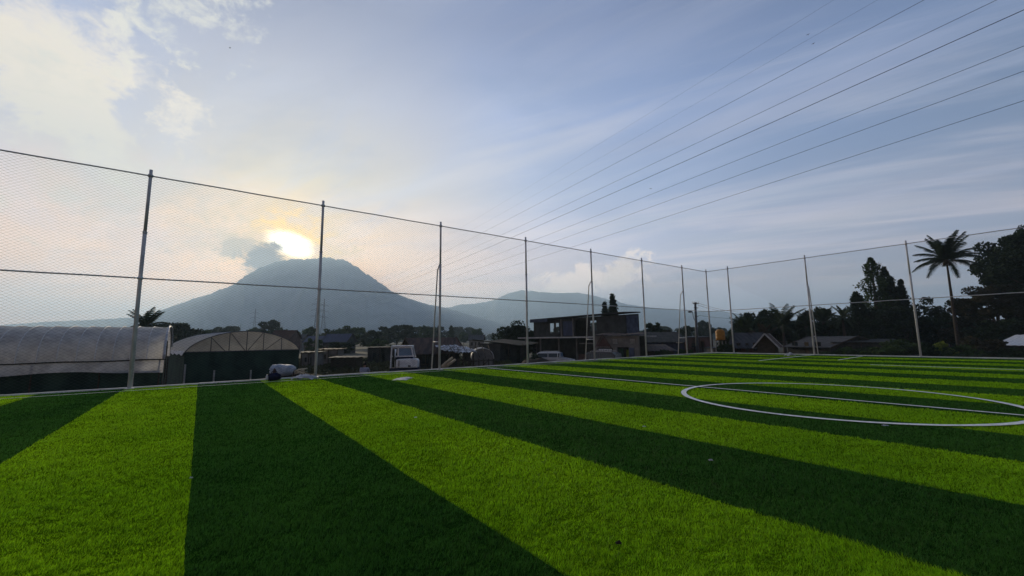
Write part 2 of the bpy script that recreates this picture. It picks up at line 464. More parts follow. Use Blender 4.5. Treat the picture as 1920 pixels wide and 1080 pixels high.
def turf_material(name, blade=False):
    m = bpy.data.materials.new(name); m.use_nodes = True; nt = m.node_tree; nt.nodes.clear()
    out = nt.nodes.new('ShaderNodeOutputMaterial'); b = nt.nodes.new('ShaderNodeBsdfPrincipled')
    g = nt.nodes.new('ShaderNodeNewGeometry'); p = g.outputs['Position']
    u = (n_dot(nt, p, tuple(D1)) * -1.0) + (CX * D1.x + CY * D1.y)
    wob = n_noise(nt, p, 14, 2) - 0.5
    k = (u - STRIPE0 + wob * 0.02 + (n_noise(nt, p, 0.5, 3) - 0.5) * 0.06) / STRIPE_W
    k = k * 0.5 - (k * 0.5).f('FLOOR')             # 0..1 over two stripes; 0.5..1 just under STRIPE0 = dark
    dark = k._m('GREATER_THAN', 0.5)
    big = n_noise(nt, p, 0.35, 4, 0.6)
    mid = n_noise(nt, p, 3.0, 4, 0.6)
    fine = n_noise(nt, p, 42, 3, 0.7)
    lt = n_mix(nt, big.smooth(0.3, 0.7), (0.225, 0.480, 0.008), (0.300, 0.54, 0.010))
    dk = n_mix(nt, big.smooth(0.3, 0.7), (0.034, 0.128, 0.018), (0.044, 0.140, 0.018))
    col = n_mix(nt, dark, lt, dk)
    var = (fine.smooth(0.3, 0.7) * 0.75 + 0.56) * (mid.smooth(0.2, 0.8) * 0.28 + 0.83) * (big.smooth(0.3, 0.7) * 0.2 + 0.9) * (1.0 if blade else 0.35)
    mul = nt.nodes.new('ShaderNodeVectorMath'); mul.operation = 'SCALE'
    nt.links.new(col.o, mul.inputs[0]); nt.links.new(var.o, mul.inputs['Scale'])
    c = mul.outputs[0]
    nt.links.new(c, b.inputs['Base Color'])
    b.inputs['Roughness'].default_value = 0.6 if blade else 0.95
    b.inputs['Specular IOR Level'].default_value = 0.15 if blade else 0.0
    sh = b.outputs[0]
    if blade:
        t = nt.nodes.new('ShaderNodeBsdfTranslucent'); nt.links.new(c, t.inputs[0])
        mx = nt.nodes.new('ShaderNodeMixShader'); mx.inputs[0].default_value = 0.5
        nt.links.new(sh, mx.inputs[1]); nt.links.new(t.outputs[0], mx.inputs[2]); sh = mx.outputs[0]
    else:
        bn = nt.nodes.new('ShaderNodeBump'); bn.inputs['Strength'].default_value = 1.0; bn.inputs['Distance'].default_value = 0.03
        h = n_noise(nt, p, 22, 4, 0.75) * 0.7 + n_noise(nt, p, 80, 3, 0.7) * 0.5
        nt.links.new(h.o, bn.inputs['Height']); nt.links.new(bn.outputs[0], b.inputs['Normal'])
    nt.links.new(sh, out.inputs[0])
    return m


M['turf'] = turf_material('striped_artificial_turf')
M['blade'] = turf_material('turf_blades', True)

# ------------------------------------------------------------------ ground
def fade(d, a, b):
    t = min(1, max(0, (d - a) / (b - a))); return t * t * (3 - 2 * t)


def ground_z(x, y):
    P = Vector((x - CX, y - CY, 0)); u = -P.dot(D1); v = P.dot(D2)
    inside = min(u + 0.35, v + 0.35)
    if inside > 0: return -0.6 if inside > 0.15 else -0.3
    d = -inside
    h = GZ + 0.18 * mnoise.noise(Vector((x * .25, y * .25, 0))) + 0.12 * mnoise.noise(Vector((x * .9, y * .9, 3)))
    h += 1.5 * fade(8 - abs(math.hypot(x + 8.6, y - 21.5) * 1.6), 0, 8) * 0.6    # soil bank behind the sacks
    bank = fade(d, 1.5, 5.5)
    return (-0.16 + 0.04 * mnoise.noise(Vector((x * 2, y * 2, 1)))) * (1 - bank) + h * bank


def build_ground():
    xs = np.concatenate([-np.geomspace(9000, 75, 26), np.arange(-70, 70.1, 0.9), np.geomspace(75, 9000, 26)])
    ys = np.concatenate([[-1500, -600, -250, -100, -50], np.arange(-20, 75, 0.9), np.geomspace(78, 12000, 40)])
    V = [(x, y, ground_z(x, y)) for y in ys for x in xs]
    nx, ny = len(xs), len(ys)
    i, j = np.meshgrid(np.arange(nx - 1), np.arange(ny - 1))
    a = (j * nx + i).ravel()
    Fc = np.stack([a, a + 1, a + nx + 1, a + nx], 1)
    m = bpy.data.materials.new('ground_earth'); m.use_nodes = True; nt = m.node_tree
    b = nt.nodes['Principled BSDF']; g = nt.nodes.new('ShaderNodeNewGeometry'); p = g.outputs['Position']
    n1 = n_noise(nt, p, 0.12, 5, 0.6); n2 = n_noise(nt, p, 1.3, 5, 0.65)
    c = n_mix(nt, n1.smooth(0.35, 0.65), (0.022, 0.020, 0.014), (0.012, 0.020, 0.009))
    c = n_mix(nt, n2.smooth(0.4, 0.7), c, (0.024, 0.026, 0.014))
    nt.links.new(c.o, b.inputs['Base Color']); b.inputs['Roughness'].default_value = 0.95
    bn = nt.nodes.new('ShaderNodeBump'); bn.inputs['Distance'].default_value = 0.15; bn.inputs['Strength'].default_value = 0.8
    nt.links.new(n_noise(nt, p, 4, 5, 0.7).o, bn.inputs['Height']); nt.links.new(bn.outputs[0], b.inputs['Normal'])
    o = mesh_np('ground', V, Fc, m, smooth=True); tag(o, kind='structure')
    # pitch slab
    mb = MB(); U1, V1 = 52.0, 28.0
    mb.grid(lambda s, t: UV(-0.25 + s * (U1 + .25), -0.25 + t * (V1 + .25), 0.0), 40, 30)
    tag(mb.build('pitch', M['turf']), kind='structure')
    # curb round the pitch on the two fenced sides
    mb = MB()
    def seg(a, b_, w, h0, h1):
        d = (b_ - a).normalized(); n = Vector((-d.y, d.x, 0)) * (w / 2)
        mb.add([a - n + Vector((0, 0, h0)), b_ - n + Vector((0, 0, h0)), b_ + n + Vector((0, 0, h0)), a + n + Vector((0, 0, h0)),
                a - n + Vector((0, 0, h1)), b_ - n + Vector((0, 0, h1)), b_ + n + Vector((0, 0, h1)), a + n + Vector((0, 0, h1))],
               [(3, 2, 1, 0), (4, 5, 6, 7), (0, 1, 5, 4), (1, 2, 6, 5), (2, 3, 7, 6), (3, 0, 4, 7)])
    for k in range(26):
        w = 0.09 + 0.03 * rnd.random(); h = 0.035 + 0.02 * rnd.random()
        seg(UV(k * 2.0 - 0.3, -0.19), UV(k * 2.0 + 1.696, -0.19), w, -0.5, h)
    for k in range(14):
        w = 0.10 + 0.03 * rnd.random(); h = 0.04 + 0.015 * rnd.random()
        seg(UV(-0.19, k * 2.0 - 0.1), UV(-0.19, k * 2.0 + 1.896), w, -0.5, h)
    tag(mb.build('curb', M['curb']), kind='structure')


def line_strip(name, pts, w, z=0.022, closed=False):
    mb = MB(); vs = []; n = len(pts)
    for i, p in enumerate(pts):
        a = pts[(i - 1) % n] if (closed or i > 0) else pts[i]; b = pts[(i + 1) % n] if (closed or i < n - 1) else pts[i]
        d = (b - a).normalized(); nn = Vector((-d.y, d.x, 0))
        ww = w / 2 * (1 + 0.22 * mnoise.noise(p * 1.7))
        vs += [p + nn * ww + Vector((0, 0, z)), p - nn * ww + Vector((0, 0, z))]
    m = n if closed else n - 1
    mb.add(vs, [(2 * i, 2 * i + 1, (2 * (i + 1) + 1) % (2 * n), (2 * (i + 1)) % (2 * n)) for i in range(m)])
    return tag(mb.build(name, M['white_line']), kind='structure')


def sub(a, b, n): return [a + (b - a) * (i / n) for i in range(n + 1)]


build_ground()
CIRC = (21.45, 13.25, 2.70)
line_strip('touchline', sub(UV(0.6, 0.8), UV(50, 0.8), 120), 0.055)
line_strip('goal_line', sub(UV(0.6, 0.86), UV(0.6, 26), 60), 0.07)
line_strip('halfway_line', sub(UV(21.5, 0.84), UV(21.5, 15.82), 60), 0.085)
line_strip('centre_circle', [UV(CIRC[0] + CIRC[2] * math.cos(a), CIRC[1] + CIRC[2] * math.sin(a)) for a in np.linspace(0, 2 * PI, 120, endpoint=False)], 0.11, 0.023, True)
line_strip('penalty_area_side_line', sub(UV(0.7, 6.75), UV(8.9, 6.95), 20), 0.11)
line_strip('goal_area_side_line', sub(UV(0.7, 9.3), UV(6.0, 9.5), 20), 0.08)
line_strip('penalty_area_front_line', sub(UV(9.2, 11.4), UV(9.3, 16.5), 20), 0.13)


def vnoise(x, y, c):
    xi, yi = np.floor(x / c), np.floor(y / c); fx, fy = x / c - xi, y / c - yi
    g = lambda i, j: (np.modf(np.abs(np.sin(i * 12.9898 + j * 78.233 + c * 37.7) * 43758.5453))[0]) * 2 - 1
    fx, fy = fx * fx * (3 - 2 * fx), fy * fy * (3 - 2 * fy)
    return (g(xi, yi) * (1 - fx) + g(xi + 1, yi) * fx) * (1 - fy) + (g(xi, yi + 1) * (1 - fx) + g(xi + 1, yi + 1) * fx) * fy


def build_grass():
    """short turf blades where they are near enough to be told apart"""
    rs = np.random.RandomState(3)
    Vs, Fs, base = [], [], 0
    K, y0, y1 = 100000, 0.9, 46.0
    edges = np.geomspace(y0, y1, 9)
    for ya, yb in zip(edges, edges[1:]):
        n = int(K * 2.7 * math.log(yb / ya) * (1 + .9 / ya))
        y = ya * (yb / ya) ** rs.uniform(0, 1, n); x = rs.uniform(-1, 1, n) * (1.33 * y + 1.2)
        w, h = 0.0013 * y, np.where(y < 8, 0.027, np.maximum(.020, .027 - (y - 8) * .0004))
        U = -((x - CX) * D1.x + (y - CY) * D1.y); Vv = (x - CX) * D2.x + (y - CY) * D2.y
        keep = (Vv > -.1) & (U > -.1) & ~((np.abs(U - 21.5) < .04) & (Vv < 15.9)) & (np.abs(np.hypot(U - 21.45, Vv - 13.25) - 2.7) > .06) & (np.abs(Vv - .8) > .03) & (np.abs(U - .6) > .03)
        x, y, w = x[keep], y[keep], w[keep]; n = len(x)
        cl = vnoise(x, y, .045) * .6 + vnoise(x, y, .11) * .4 + .35 * vnoise(x, y, .5)
        hh = h [keep] * rs.uniform(0.5, 1.15, n) * (1 + 0.75 * cl)
        a = rs.uniform(0, 2 * PI, n); la = 2.0 * cl + rs.normal(0.6, 1.1, n)
        lean = rs.uniform(0.2, 1.0, n) * hh
        ww = w * rs.uniform(0.7, 1.3, n)
        p0 = np.stack([x - np.cos(a) * ww / 2, y - np.sin(a) * ww / 2, np.full(n, -0.001)], 1)
        p1 = np.stack([x + np.cos(a) * ww / 2, y + np.sin(a) * ww / 2, np.full(n, -0.001)], 1)
        p2 = np.stack([x + np.cos(la) * lean, y + np.sin(la) * lean, hh], 1)
        V = np.stack([p0, p1, p2], 1).reshape(-1, 3)
        Vs.append(V); Fs.append(np.arange(n * 3).reshape(-1, 3) + base); base += n * 3
    o = mesh_np('grass', np.concatenate(Vs), np.concatenate(Fs), M['blade'])
    tag(o, 'short artificial grass pile standing on the pitch', 'grass', kind='stuff')


build_grass()

# ------------------------------------------------------------------ mountains
def ridge_mesh(name, pts, Y, Yfront, mtl, seed, zbase=-3.0, nu=420, nv=90, gul=0.22, back=1.35):
    pts = sorted(pts); xs = [p[0] for p in pts]
    def rz(px):
        for (x0, y0), (x1, y1) in zip(pts, pts[1:]):
            if x0 <= px <= x1:
                t = (px - x0) / (x1 - x0); y = y0 + (y1 - y0) * t; break
        else: y = pts[-1][1]
        return y
    V = []
    for j in range(nv + 1):
        t = j / nv
        for i in range(nu + 1):
            px = xs[0] + (xs[-1] - xs[0]) * i / nu
            top = at(px, rz(px), Y); H = top.z - zbase
            if t <= 0.72:
                s = t / 0.72
                prof = s ** 1.55
                q = Vector((top.x * (Yfront + (Y - Yfront) * s) / Y * (0.15 + 0.85) , Yfront + (Y - Yfront) * s, 0))
            else:
                s = (t - 0.72) / 0.28
                prof = 1 - s ** 1.3
                q = Vector((top.x * (1 + (back - 1) * s), Y * (1 + (back - 1) * s), 0))
            nz = mnoise.noise(Vector((px * 0.022 + 2.0 * mnoise.noise(Vector((px * .01, t * 2, seed))), t * 1.4, seed)))
            nz2 = mnoise.noise(Vector((px * 0.07, t * 6, seed + 5)))
            env = 4 * prof * (1 - prof) if t <= 0.72 else 1 - prof
            z = zbase + H * (prof + env * gul * (nz + 0.35 * nz2)) + H * 0.02 * mnoise.noise(Vector((px * .21, t * 20, seed))) * (prof > .05) + H * .010 * mnoise.noise(Vector((px * .7, t * 50, seed)))
            V.append((q.x, q.y, z))
    V = np.array(V); i, j = np.meshgrid(np.arange(nu), np.arange(nv)); a = (j * (nu + 1) + i).ravel()
    o = mesh_np(name, V, np.stack([a, a + 1, a + nu + 2, a + nu + 1], 1), mtl, smooth=True)
    return tag(o, kind='structure')


M['slope'] = mat('forested_slope', (0.008, 0.014, 0.020), (0.10, 0.115, 0.12), 0.0035, 0.95, detail=12)
VOLC = [(-420, 640), (-200, 628), (0, 609), (90, 603), (160, 600), (215, 597), (262, 594), (300, 582), (345, 566), (385, 553), (430, 537), (462, 516), (492, 499), (520, 489), (556, 485), (585, 485), (610, 481),
        (628, 485), (645, 487), (660, 494), (682, 510), (705, 524), (735, 546), (765, 559), (800, 570), (835, 577), (880, 590), (940, 606), (1010, 622), (1080, 634)]
RANGE = [(640, 640), (760, 598), (800, 584), (838, 577), (860, 571), (893, 569), (925, 562), (948, 552), (975, 544), (1000, 546), (1040, 549), (1085, 548), (1112, 553), (1140, 561), (1180, 571),
         (1230, 578), (1300, 584), (1345, 583), (1400, 590), (1500, 600), (1620, 610), (1750, 618), (1900, 622), (2150, 628)]
ridge_mesh('mountain', VOLC, 4400, 2300, M['slope'], 1.0)
ridge_mesh('mountain', RANGE, 6000, 3600, M['slope'], 7.0, gul=0.12)
ridge_mesh('hill', [(1240, 632), (1275, 622), (1305, 612), (1322, 609), (1338, 615), (1370, 627), (1400, 632)], 420, 330, M['leafd'], 11.0, nu=50, nv=24)

# ------------------------------------------------------------------ fences
H_POST = 6.5


def net_mesh(P0, dirv, L, z0, z1, name, parent, du=0.135, slope=0.62, r=0.0017):
    """diamond net of real twine: every strand is a thin three-sided tube"""
    V, Fs, b = [], [], 0
    nrm = Vector((-dirv.y, dirv.x, 0))
    run = (z1 - z0) / slope
    for sgn in (1, -1):
        n = int((L + run) / du)
        for k in range(n):
            s0 = k * du - (run if sgn > 0 else 0)
            s1 = s0 + run
            if sgn < 0: za, zb = z1, z0
            else: za, zb = z0, z1
            ta, tb = max(0, -s0 / run), min(1, (L - s0) / run)
            if tb <= ta: continue
            ns = max(2, int((tb - ta) * 5))
            off = 0.003 * sgn
            for q in range(ns + 1):
                t = ta + (tb - ta) * q / ns
                s = s0 + run * t; z = za + (zb - za) * t
                sag = 0.03 * math.sin(s * 1.27 + z) + 0.02 * math.sin(s * 3.1 + z * 2)
                p = P0 + dirv * s + nrm * (off + sag); 
                V += [(p.x, p.y, z + r), (p.x + nrm.x * r, p.y + nrm.y * r, z - r), (p.x - nrm.x * r, p.y - nrm.y * r, z - r)]
                if q:
                    c = b + (q - 1) * 3
                    for e in range(3): Fs.append((c + e, c + (e + 1) % 3, c + 3 + (e + 1) % 3, c + 3 + e))
            b += (ns + 1) * 3
    return mesh_np(name, V, Fs, M['net'], parent)


def post(P, parent, rad=0.05, lean=(0, 0)):
    mb = MB(); L = Vector((lean[0], lean[1], 0))
    mb.tube([P + Vector((0, 0, -0.4)), P + Vector((0, 0, 3.2)) + L * .5, P + Vector((0, 0, 4.6)) + L * .7], rad, 12)
    mb.tube([P + Vector((0, 0, 4.6)) + L * .7, P + Vector((0, 0, H_POST + .08)) + L], rad * 0.86, 12)
    mb.tube([P + Vector((0, 0, 4.58)) + L * .7, P + Vector((0, 0, 4.63)) + L * .7], rad * 1.18, 12)
    mb.box(P + Vector((0, 0, 0.015)), (0.2, 0.2, 0.03), TH)
    for z in (3.22, 6.39): mb.tube([P + Vector((0, 0, z - .035)) + L * (z / H_POST), P + Vector((0, 0, z + .035)) + L * (z / H_POST)], rad * 1.35, 12)
    return mb.build('post', M['galv'], parent)


def brace(P, out, parent):
    mb = MB()
    mb.tube([P + Vector((0, 0, 4.66)), P + out * 0.20 + Vector((0, 0, 4.42)), P + out * 0.24 + Vector((0, 0, 4.30)),
             P + out * 0.74 + Vector((0, 0, -0.35))], 0.030, 10)
    mb.tube([P + Vector((0, 0, 1.2)), P + out * 0.58 + Vector((0, 0, 1.2))], 0.024, 8)
    return mb.build('brace', M['galv'], parent)


def rails(P0, P1, parent, ext=0.0):
    for z, rr in ((3.22, 0.021), (6.39, 0.021)):
        mb = MB(); n = 60
        mb.tube([P0 + (P1 - P0) * (i / n) + Vector((0, 0, z + 0.004 * math.sin(i * 1.9))) for i in range(n + 1)], rr, 8)
        mb.build('rail', M['galv'], parent)


US = [48.1, 43.2, 38.25, 33.30, 28.38, 23.44, 18.50, 13.48, 8.46, 3.52, 0.0]
f1 = thing('netting_fence', 'tall diamond net fence on galvanised posts running beside the greenhouses towards the volcano', 'fence', UV(24, 0))
f2 = thing('netting_fence', 'tall diamond net fence across the far end in front of the palms', 'fence', UV(0, 12))


def local(fence, build):
    """builds in world space under an Empty that stands at the fence"""
    before = set(bpy.data.objects)
    build()
    for o in set(bpy.data.objects) - before:
        if o.parent is fence: o.matrix_parent_inverse = Matrix.Translation(-fence.location)


def mk1():
    for i, u in enumerate(US):
        post(UV(u, 0), f1)
        if i in (1, 3, 5, 7, 9): brace(UV(u, 0) - D1 * 0.02, -D2, f1)
    rails(UV(48.1, 0), UV(0, 0), f1)
    net_mesh(UV(48.1, 0.03), D1, 48.1, 0.08, 6.39, 'net', f1)


def mk2():
    for i, v in enumerate((1.68, 6.72, 11.66, 16.65, 21.6, 26.6)):
        post(UV(0, v), f2)
        if i in (1, 3, 5): brace(UV(0, v), D1, f2)
    rails(UV(0, 0.02), UV(0, 26.6), f2)
    net_mesh(UV(0.03, 0.04), D2, 26.6, 0.08, 6.39, 'net', f2)


local(f1, mk1)
local(f2, mk2)


def world_thing(name, label, cat, loc, fn, group=None, rz=0):
    """an Empty at loc whose parts are built by fn(parent) in world coordinates"""
    t = thing(name, label, cat, loc, 0, group)
    fn(t)
    inv = Matrix.Translation(-Vector(loc))
    for o in list(t.children): o.matrix_parent_inverse = inv
    return t


# ------------------------------------------------------------------ greenhouses
def greenhouse_near():
    end = Vector((-19.2, 22.9, 0)); ax = -D1; cr = D2; L, Wd = 15.0, 3.05
    def P(s, a, z): return end + ax * s + cr * (a * Wd) + Vector((0, 0, z))
    ze, zr = 0.50, 2.2
    def arch(s, t, r=0.0):          # t 0..1 from far eave to near eave
        an = PI * (1 - t)
        return P(s, math.cos(an) * (1 + r / Wd), ze + (zr - ze + r) * math.sin(an) ** 0.8)
    def fn(t):
        mb = MB()
        def cover(u, v):
            s = u * L; p = arch(s, v, -0.035 + 0.03 * abs(math.cos(s * PI / 0.60)) ** 6)
            w = 0.03 * mnoise.noise(Vector((s * .8, v * 6, 0))) + 0.02 * mnoise.noise(Vector((s * 3, v * 14, 4)))
            return p + Vector((0, 0, w))
        mb.grid(cover, 180, 28); mb.build('cover', M['film'], t)
        mb = MB()
        for k in range(int(L / 0.60) + 1):
            mb.tube([arch(k * 0.60 + .02, q / 20, 0.0) for q in range(21)], 0.017, 6, False)
        mb.build('hoops', M['galv'], t)['kind'] = 'stuff'
        mb = MB()                   # loose side curtain with a wavy hem
        mb.grid(lambda u, v: P(u * L - .05, 1 + 0.02 + 0.05 * v + 0.02 * math.sin(u * 60) * v, ze - 0.0 - v * (0.54 + 0.06 * math.sin(u * 21) + 0.10 * math.exp(-u * 25) - 0.12 * u * 2)), 120, 6)
        mb.build('side_curtain', M['film'], t)
        mb = MB(); mb.tube([P(s, 1.03, ze + .015 * math.sin(s * 2.2)) for s in np.arange(-0.1, L, .5)], 0.03, 6); mb.build('eave_pipe', M['black'], t)
        mb = MB()                   # edge hem of pale film at the open end
        mb.tube([arch(-0.03, q / 24, 0.03) + Vector((0, 0, 0.02 * math.sin(q * 2.1))) for q in range(2, 25)], 0.05, 6)
        mb.grid(lambda u, v: arch(-0.04 - 0.03 * math.sin(u * 20), 0.62 + 0.38 * u, 0.02 - 0.22 * v * u), 20, 4)
        mb.build('end_hem', M['tarp'], t)
        mb = MB()
        for z0, z1, a in ((-1.7, -0.35, .96),): mb.grid(lambda u, v: P(u * L, a + .02 * math.sin(u * 90), z0 + (z1 - z0 + .4) * v), 60, 3)
        mb.build('shade_wall', M['greennet'], t)
        for k in range(8): MB().tube([P(k * 2.1 + .1, 1.0, -1.9), P(k * 2.1 + .1, 1.0, ze)], 0.03, 6).build('post', M['timber'], t)
        for a in (-1, -.4, .3): MB().tube([P(0.1, a, -1.9), P(0.1, a, ze + 1.1 * (1 - a * a))], 0.03, 6).build('post', M['timber'], t)
    world_thing('greenhouse', 'long tunnel greenhouse under dusty white film with pale hoops behind the nearest fence post', 'greenhouse', end + ax * 7 + Vector((0, 0, GZ)), fn)


def greenhouse_gable():
    A = Vector((-20.7, 26.0, 0)); g = Vector((.78, .63, 0)).normalized(); l = Vector((-.73, .69, 0)).normalized(); Wd, L = 6.55, 9.0
    ze, zr = 0.70, 2.02
    def P(w, s, z): return A + g * w + l * s + Vector((0, 0, z))
    def az(t): return ze + (zr - ze) * (1 - (2 * t - 1) ** 2) ** 0.72
    def fn(t):
        mb = MB(); mb.grid(lambda u, v: P(u * Wd, v * L, az(u) + 0.02 * mnoise.noise(Vector((u * 9, v * 9, 2)))), 32, 20); mb.build('roof_film', M['film2'], t)
        mb = MB(); mb.grid(lambda u, v: P(u * Wd, 0.05, ze + (az(u) - ze) * v), 32, 4); mb.build('gable_film', M['film2'], t)
        mb = MB()
        mb.tube([P(u * Wd, 0, az(u) + .01) for u in np.linspace(0, 1, 33)], 0.03, 6)
        mb.tube([P(0, 0, ze), P(Wd, 0, ze)], 0.035, 6)
        for u in (.2, .35, .5, .65, .82): mb.tube([P(u * Wd, 0, ze), P(u * Wd, 0, az(u))], 0.024, 6)
        for a, b in ((.2, .32), (.36, .49), (.64, .51), (.82, .66)): mb.tube([P(a * Wd, 0, az(a) - .05), P(b * Wd, 0, ze)], 0.022, 6)
        mb.build('truss', M['pylon'], t)
        mb = MB()
        for s in np.arange(1.0, L + .1, 1.0): mb.tube([P(u * Wd, s, az(u) + .012) for u in np.linspace(0, 1, 25)], 0.018, 5)
        mb.build('hoops', M['galv'], t)['kind'] = 'stuff'
        mb = MB()
        mb.grid(lambda u, v: P(u * Wd, 0.02 + .015 * math.sin(u * 70), -1.9 + 2.58 * v), 60, 3)
        mb.grid(lambda u, v: P(0.01, u * L, -1.9 + 2.58 * v), 30, 3)
        mb.grid(lambda u, v: P(Wd - .01, u * L, -1.9 + 2.58 * v), 30, 3)
        mb.build('shade_wall', M['greennet'], t)
        for u, h in ((.01, 1.75), (.24, 1.3), (.55, 1.2)): MB().box(P(u * Wd, -.05, -1.8 + h / 2), (.07, .07, h)).build('post', M['concrete'], t)
        mb = MB()
        mb.grid(lambda u, v: P(-.02 - .1 * v, u * L * .9, ze + .08 - v * (.24 + .05 * math.sin(u * 30))), 40, 3)
        mb.build('eave_hem', M['tarp'], t)
    world_thing('greenhouse', 'arched greenhouse with a trussed gable of yellowed film above dark green shade net', 'greenhouse', A + g * 3.2 + Vector((0, 0, GZ)), fn)


greenhouse_near()
greenhouse_gable()

# ------------------------------------------------------------------ buildings
def wall_open(mb, O, ax, L, z0, z1, th, ops):
    """a wall of boxes with real openings; O is its foot on the outer face, ax its direction"""
    ops = sorted(ops); inn = Vector((-ax.y, ax.x, 0))
    rz = math.atan2(ax.y, ax.x)
    def bx(a, b, c, d):
        if b - a > .01 and d - c > .01: mb.box(O + ax * ((a + b) / 2) + inn * (th / 2) + Vector((0, 0, (c + d) / 2 - O.z)), (b - a, th, d - c), rz)
    x = 0
    for a, b, c, d in ops:
        bx(x, a, z0, z1); bx(a, b, z0, c); bx(a, b, d, z1); x = b
    bx(x, L, z0, z1)


def unfinished_building():
    O = Vector((2.9, 56.0, GZ)); e = Vector((.62, -.785, 0)).normalized(); inn = Vector((-e.y, e.x, 0))   # inn points away from the pitch
    L, D = 15.05, 2.3
    zs, zt = 1.42, 3.72
    rz = math.atan2(e.y, e.x)
    def fn(t):
        up = [(3.1, 3.98, zs + .5, zt - .5), (4.2, 4.9, zs + .5, zt - .5), (7.6, 9.4, zs + .1, zt - .35), (9.97, 11.0, zs + .7, zt - .45)]
        mb = MB(); wall_open(mb, O + Vector((0, 0, 0)), e, L, zs + .06, zt, .15, up)
        mb.build('upper_wall', M['dark'], t)
        mb = MB(); wall_open(mb, O + inn * D, e, L, zs + .06, zt + .16, .15, [(.16, 2.75, zs + .25, zt - .2), (8.0, 9.2, zs + .6, zt - .25)])
        wall_open(mb, O + inn * .16, inn, D - .17, zs + .06, zt, .15, [])
        mb.build('rear_wall', M['dark'], t)
        mb = MB(); mb.box(O + e * (L - .07) + inn * (D / 2 + .1) + Vector((0, 0, (zs + zt) / 2 + .05 - GZ)), (.16, D - .2, zt - zs - .1), rz)
        mb.build('end_wall', M['blockblue'], t)
        mb = MB(); mb.box(O + e * (L / 2 + .2) + inn * (D / 2 - .5) + Vector((0, 0, zs - .06 - GZ)), (L + 3.2, D + 2.4, .16), rz); mb.build('floor_slab', M['concrete'], t)
        mb = MB()
        a = O + e * -.1 - inn * .5; b = O + e * (L + .15) - inn * .5
        za, zb = zt + .02 - GZ, zt + .18 - GZ
        mb.add([a + Vector((0, 0, za)), b + Vector((0, 0, zb)), b + inn * (D + .8) + Vector((0, 0, zb + .1)), a + inn * (D + .8) + Vector((0, 0, za + .1)),
                a + Vector((0, 0, za + .12)), b + Vector((0, 0, zb + .12)), b + inn * (D + .8) + Vector((0, 0, zb + .22)), a + inn * (D + .8) + Vector((0, 0, za + .22))],
               [(3, 2, 1, 0), (4, 5, 6, 7), (0, 1, 5, 4), (1, 2, 6, 5), (2, 3, 7, 6), (3, 0, 4, 7)])
        mb.build('roof', M['dark'], t)
        mb = MB(); mb.box(O + e * 1.65 - inn * .58 + Vector((0, 0, zt - .1 - GZ)), (3.4, .1, .42), rz); mb.build('fascia', M['tinblue'], t)
        mb = MB(); mb.box(O + e * 6.45 - inn * .03 + Vector((0, 0, (zs + zt) / 2 - .1 - GZ)), (1.55, .05, 1.8), rz); mb.build('shutter', M['tinblue'], t)
        for x0, x1 in ((3.1, 3.98), (4.2, 4.9)):
            mb = MB()
            for x in (x0 + .03, x1 - .03): mb.box(O + e * x + inn * .07 + Vector((0, 0, zs + 1.2 - GZ)), (.06, .08, 1.3), rz)
            for z in (zs + .58, zt - .48): mb.box(O + e * (x0 + x1) / 2 + inn * .07 + Vector((0, 0, z - GZ)), (x1 - x0 - .12, .08, .06), rz)
            mb.build('window_frame', M['timber'], t)
        for x in (5.4, 7.4, 9.65):
            mb = MB(); mb.box(O + e * x - inn * .01 + Vector((0, 0, (zs + zt) / 2 - GZ)), (.12, .3, zt - zs - .1), rz); mb.build('column', M['wallgrey'], t)
        # ground floor: dark open bays behind posts
        mb = MB(); wall_open(mb, O + inn * 1.8 - e * 2.5, e, L + 3.2, GZ - .2, zs - .15, .15, []); mb.build('ground_floor_wall', M['dark'], t)
        for k, x in enumerate((-.8, 2.2, 5.6, 8.6, 11.4)):
            mb = MB(); mb.box(O + e * x - inn * .8 + Vector((0, 0, (zs - .15 - GZ) / 2)), (.16, .16, zs - .15 - GZ), rz); mb.build('pillar', M['wallgrey'], t)
        mb = MB(); mb.box(O + e * 12.2 - inn * 1.2 + Vector((0, 0, 2.35)), (4.4, 1.4, .1), rz); mb.build('canopy', M['wallgrey'], t)
        for k, (x, w, z, h, mm) in enumerate(((.9, .5, GZ + .7, 1.4, 'timber'), (3.4, 1.6, GZ + .55, 1.1, 'greennet'), (7.6, 1.2, GZ + .5, 1.0, 'wallpink'), (9.8, .8, GZ + .8, 1.6, 'blockblue'))):
            mb = MB(); mb.box(O + e * x + inn * 1.2 + Vector((0, 0, z - GZ)), (w, .4, h), rz); mb.build('partition', M[mm], t)
    world_thing('unfinished_building', 'two storey unfinished building with a flat dark roof and daylight through its upper windows', 'building', O + e * 7, fn)


unfinished_building()


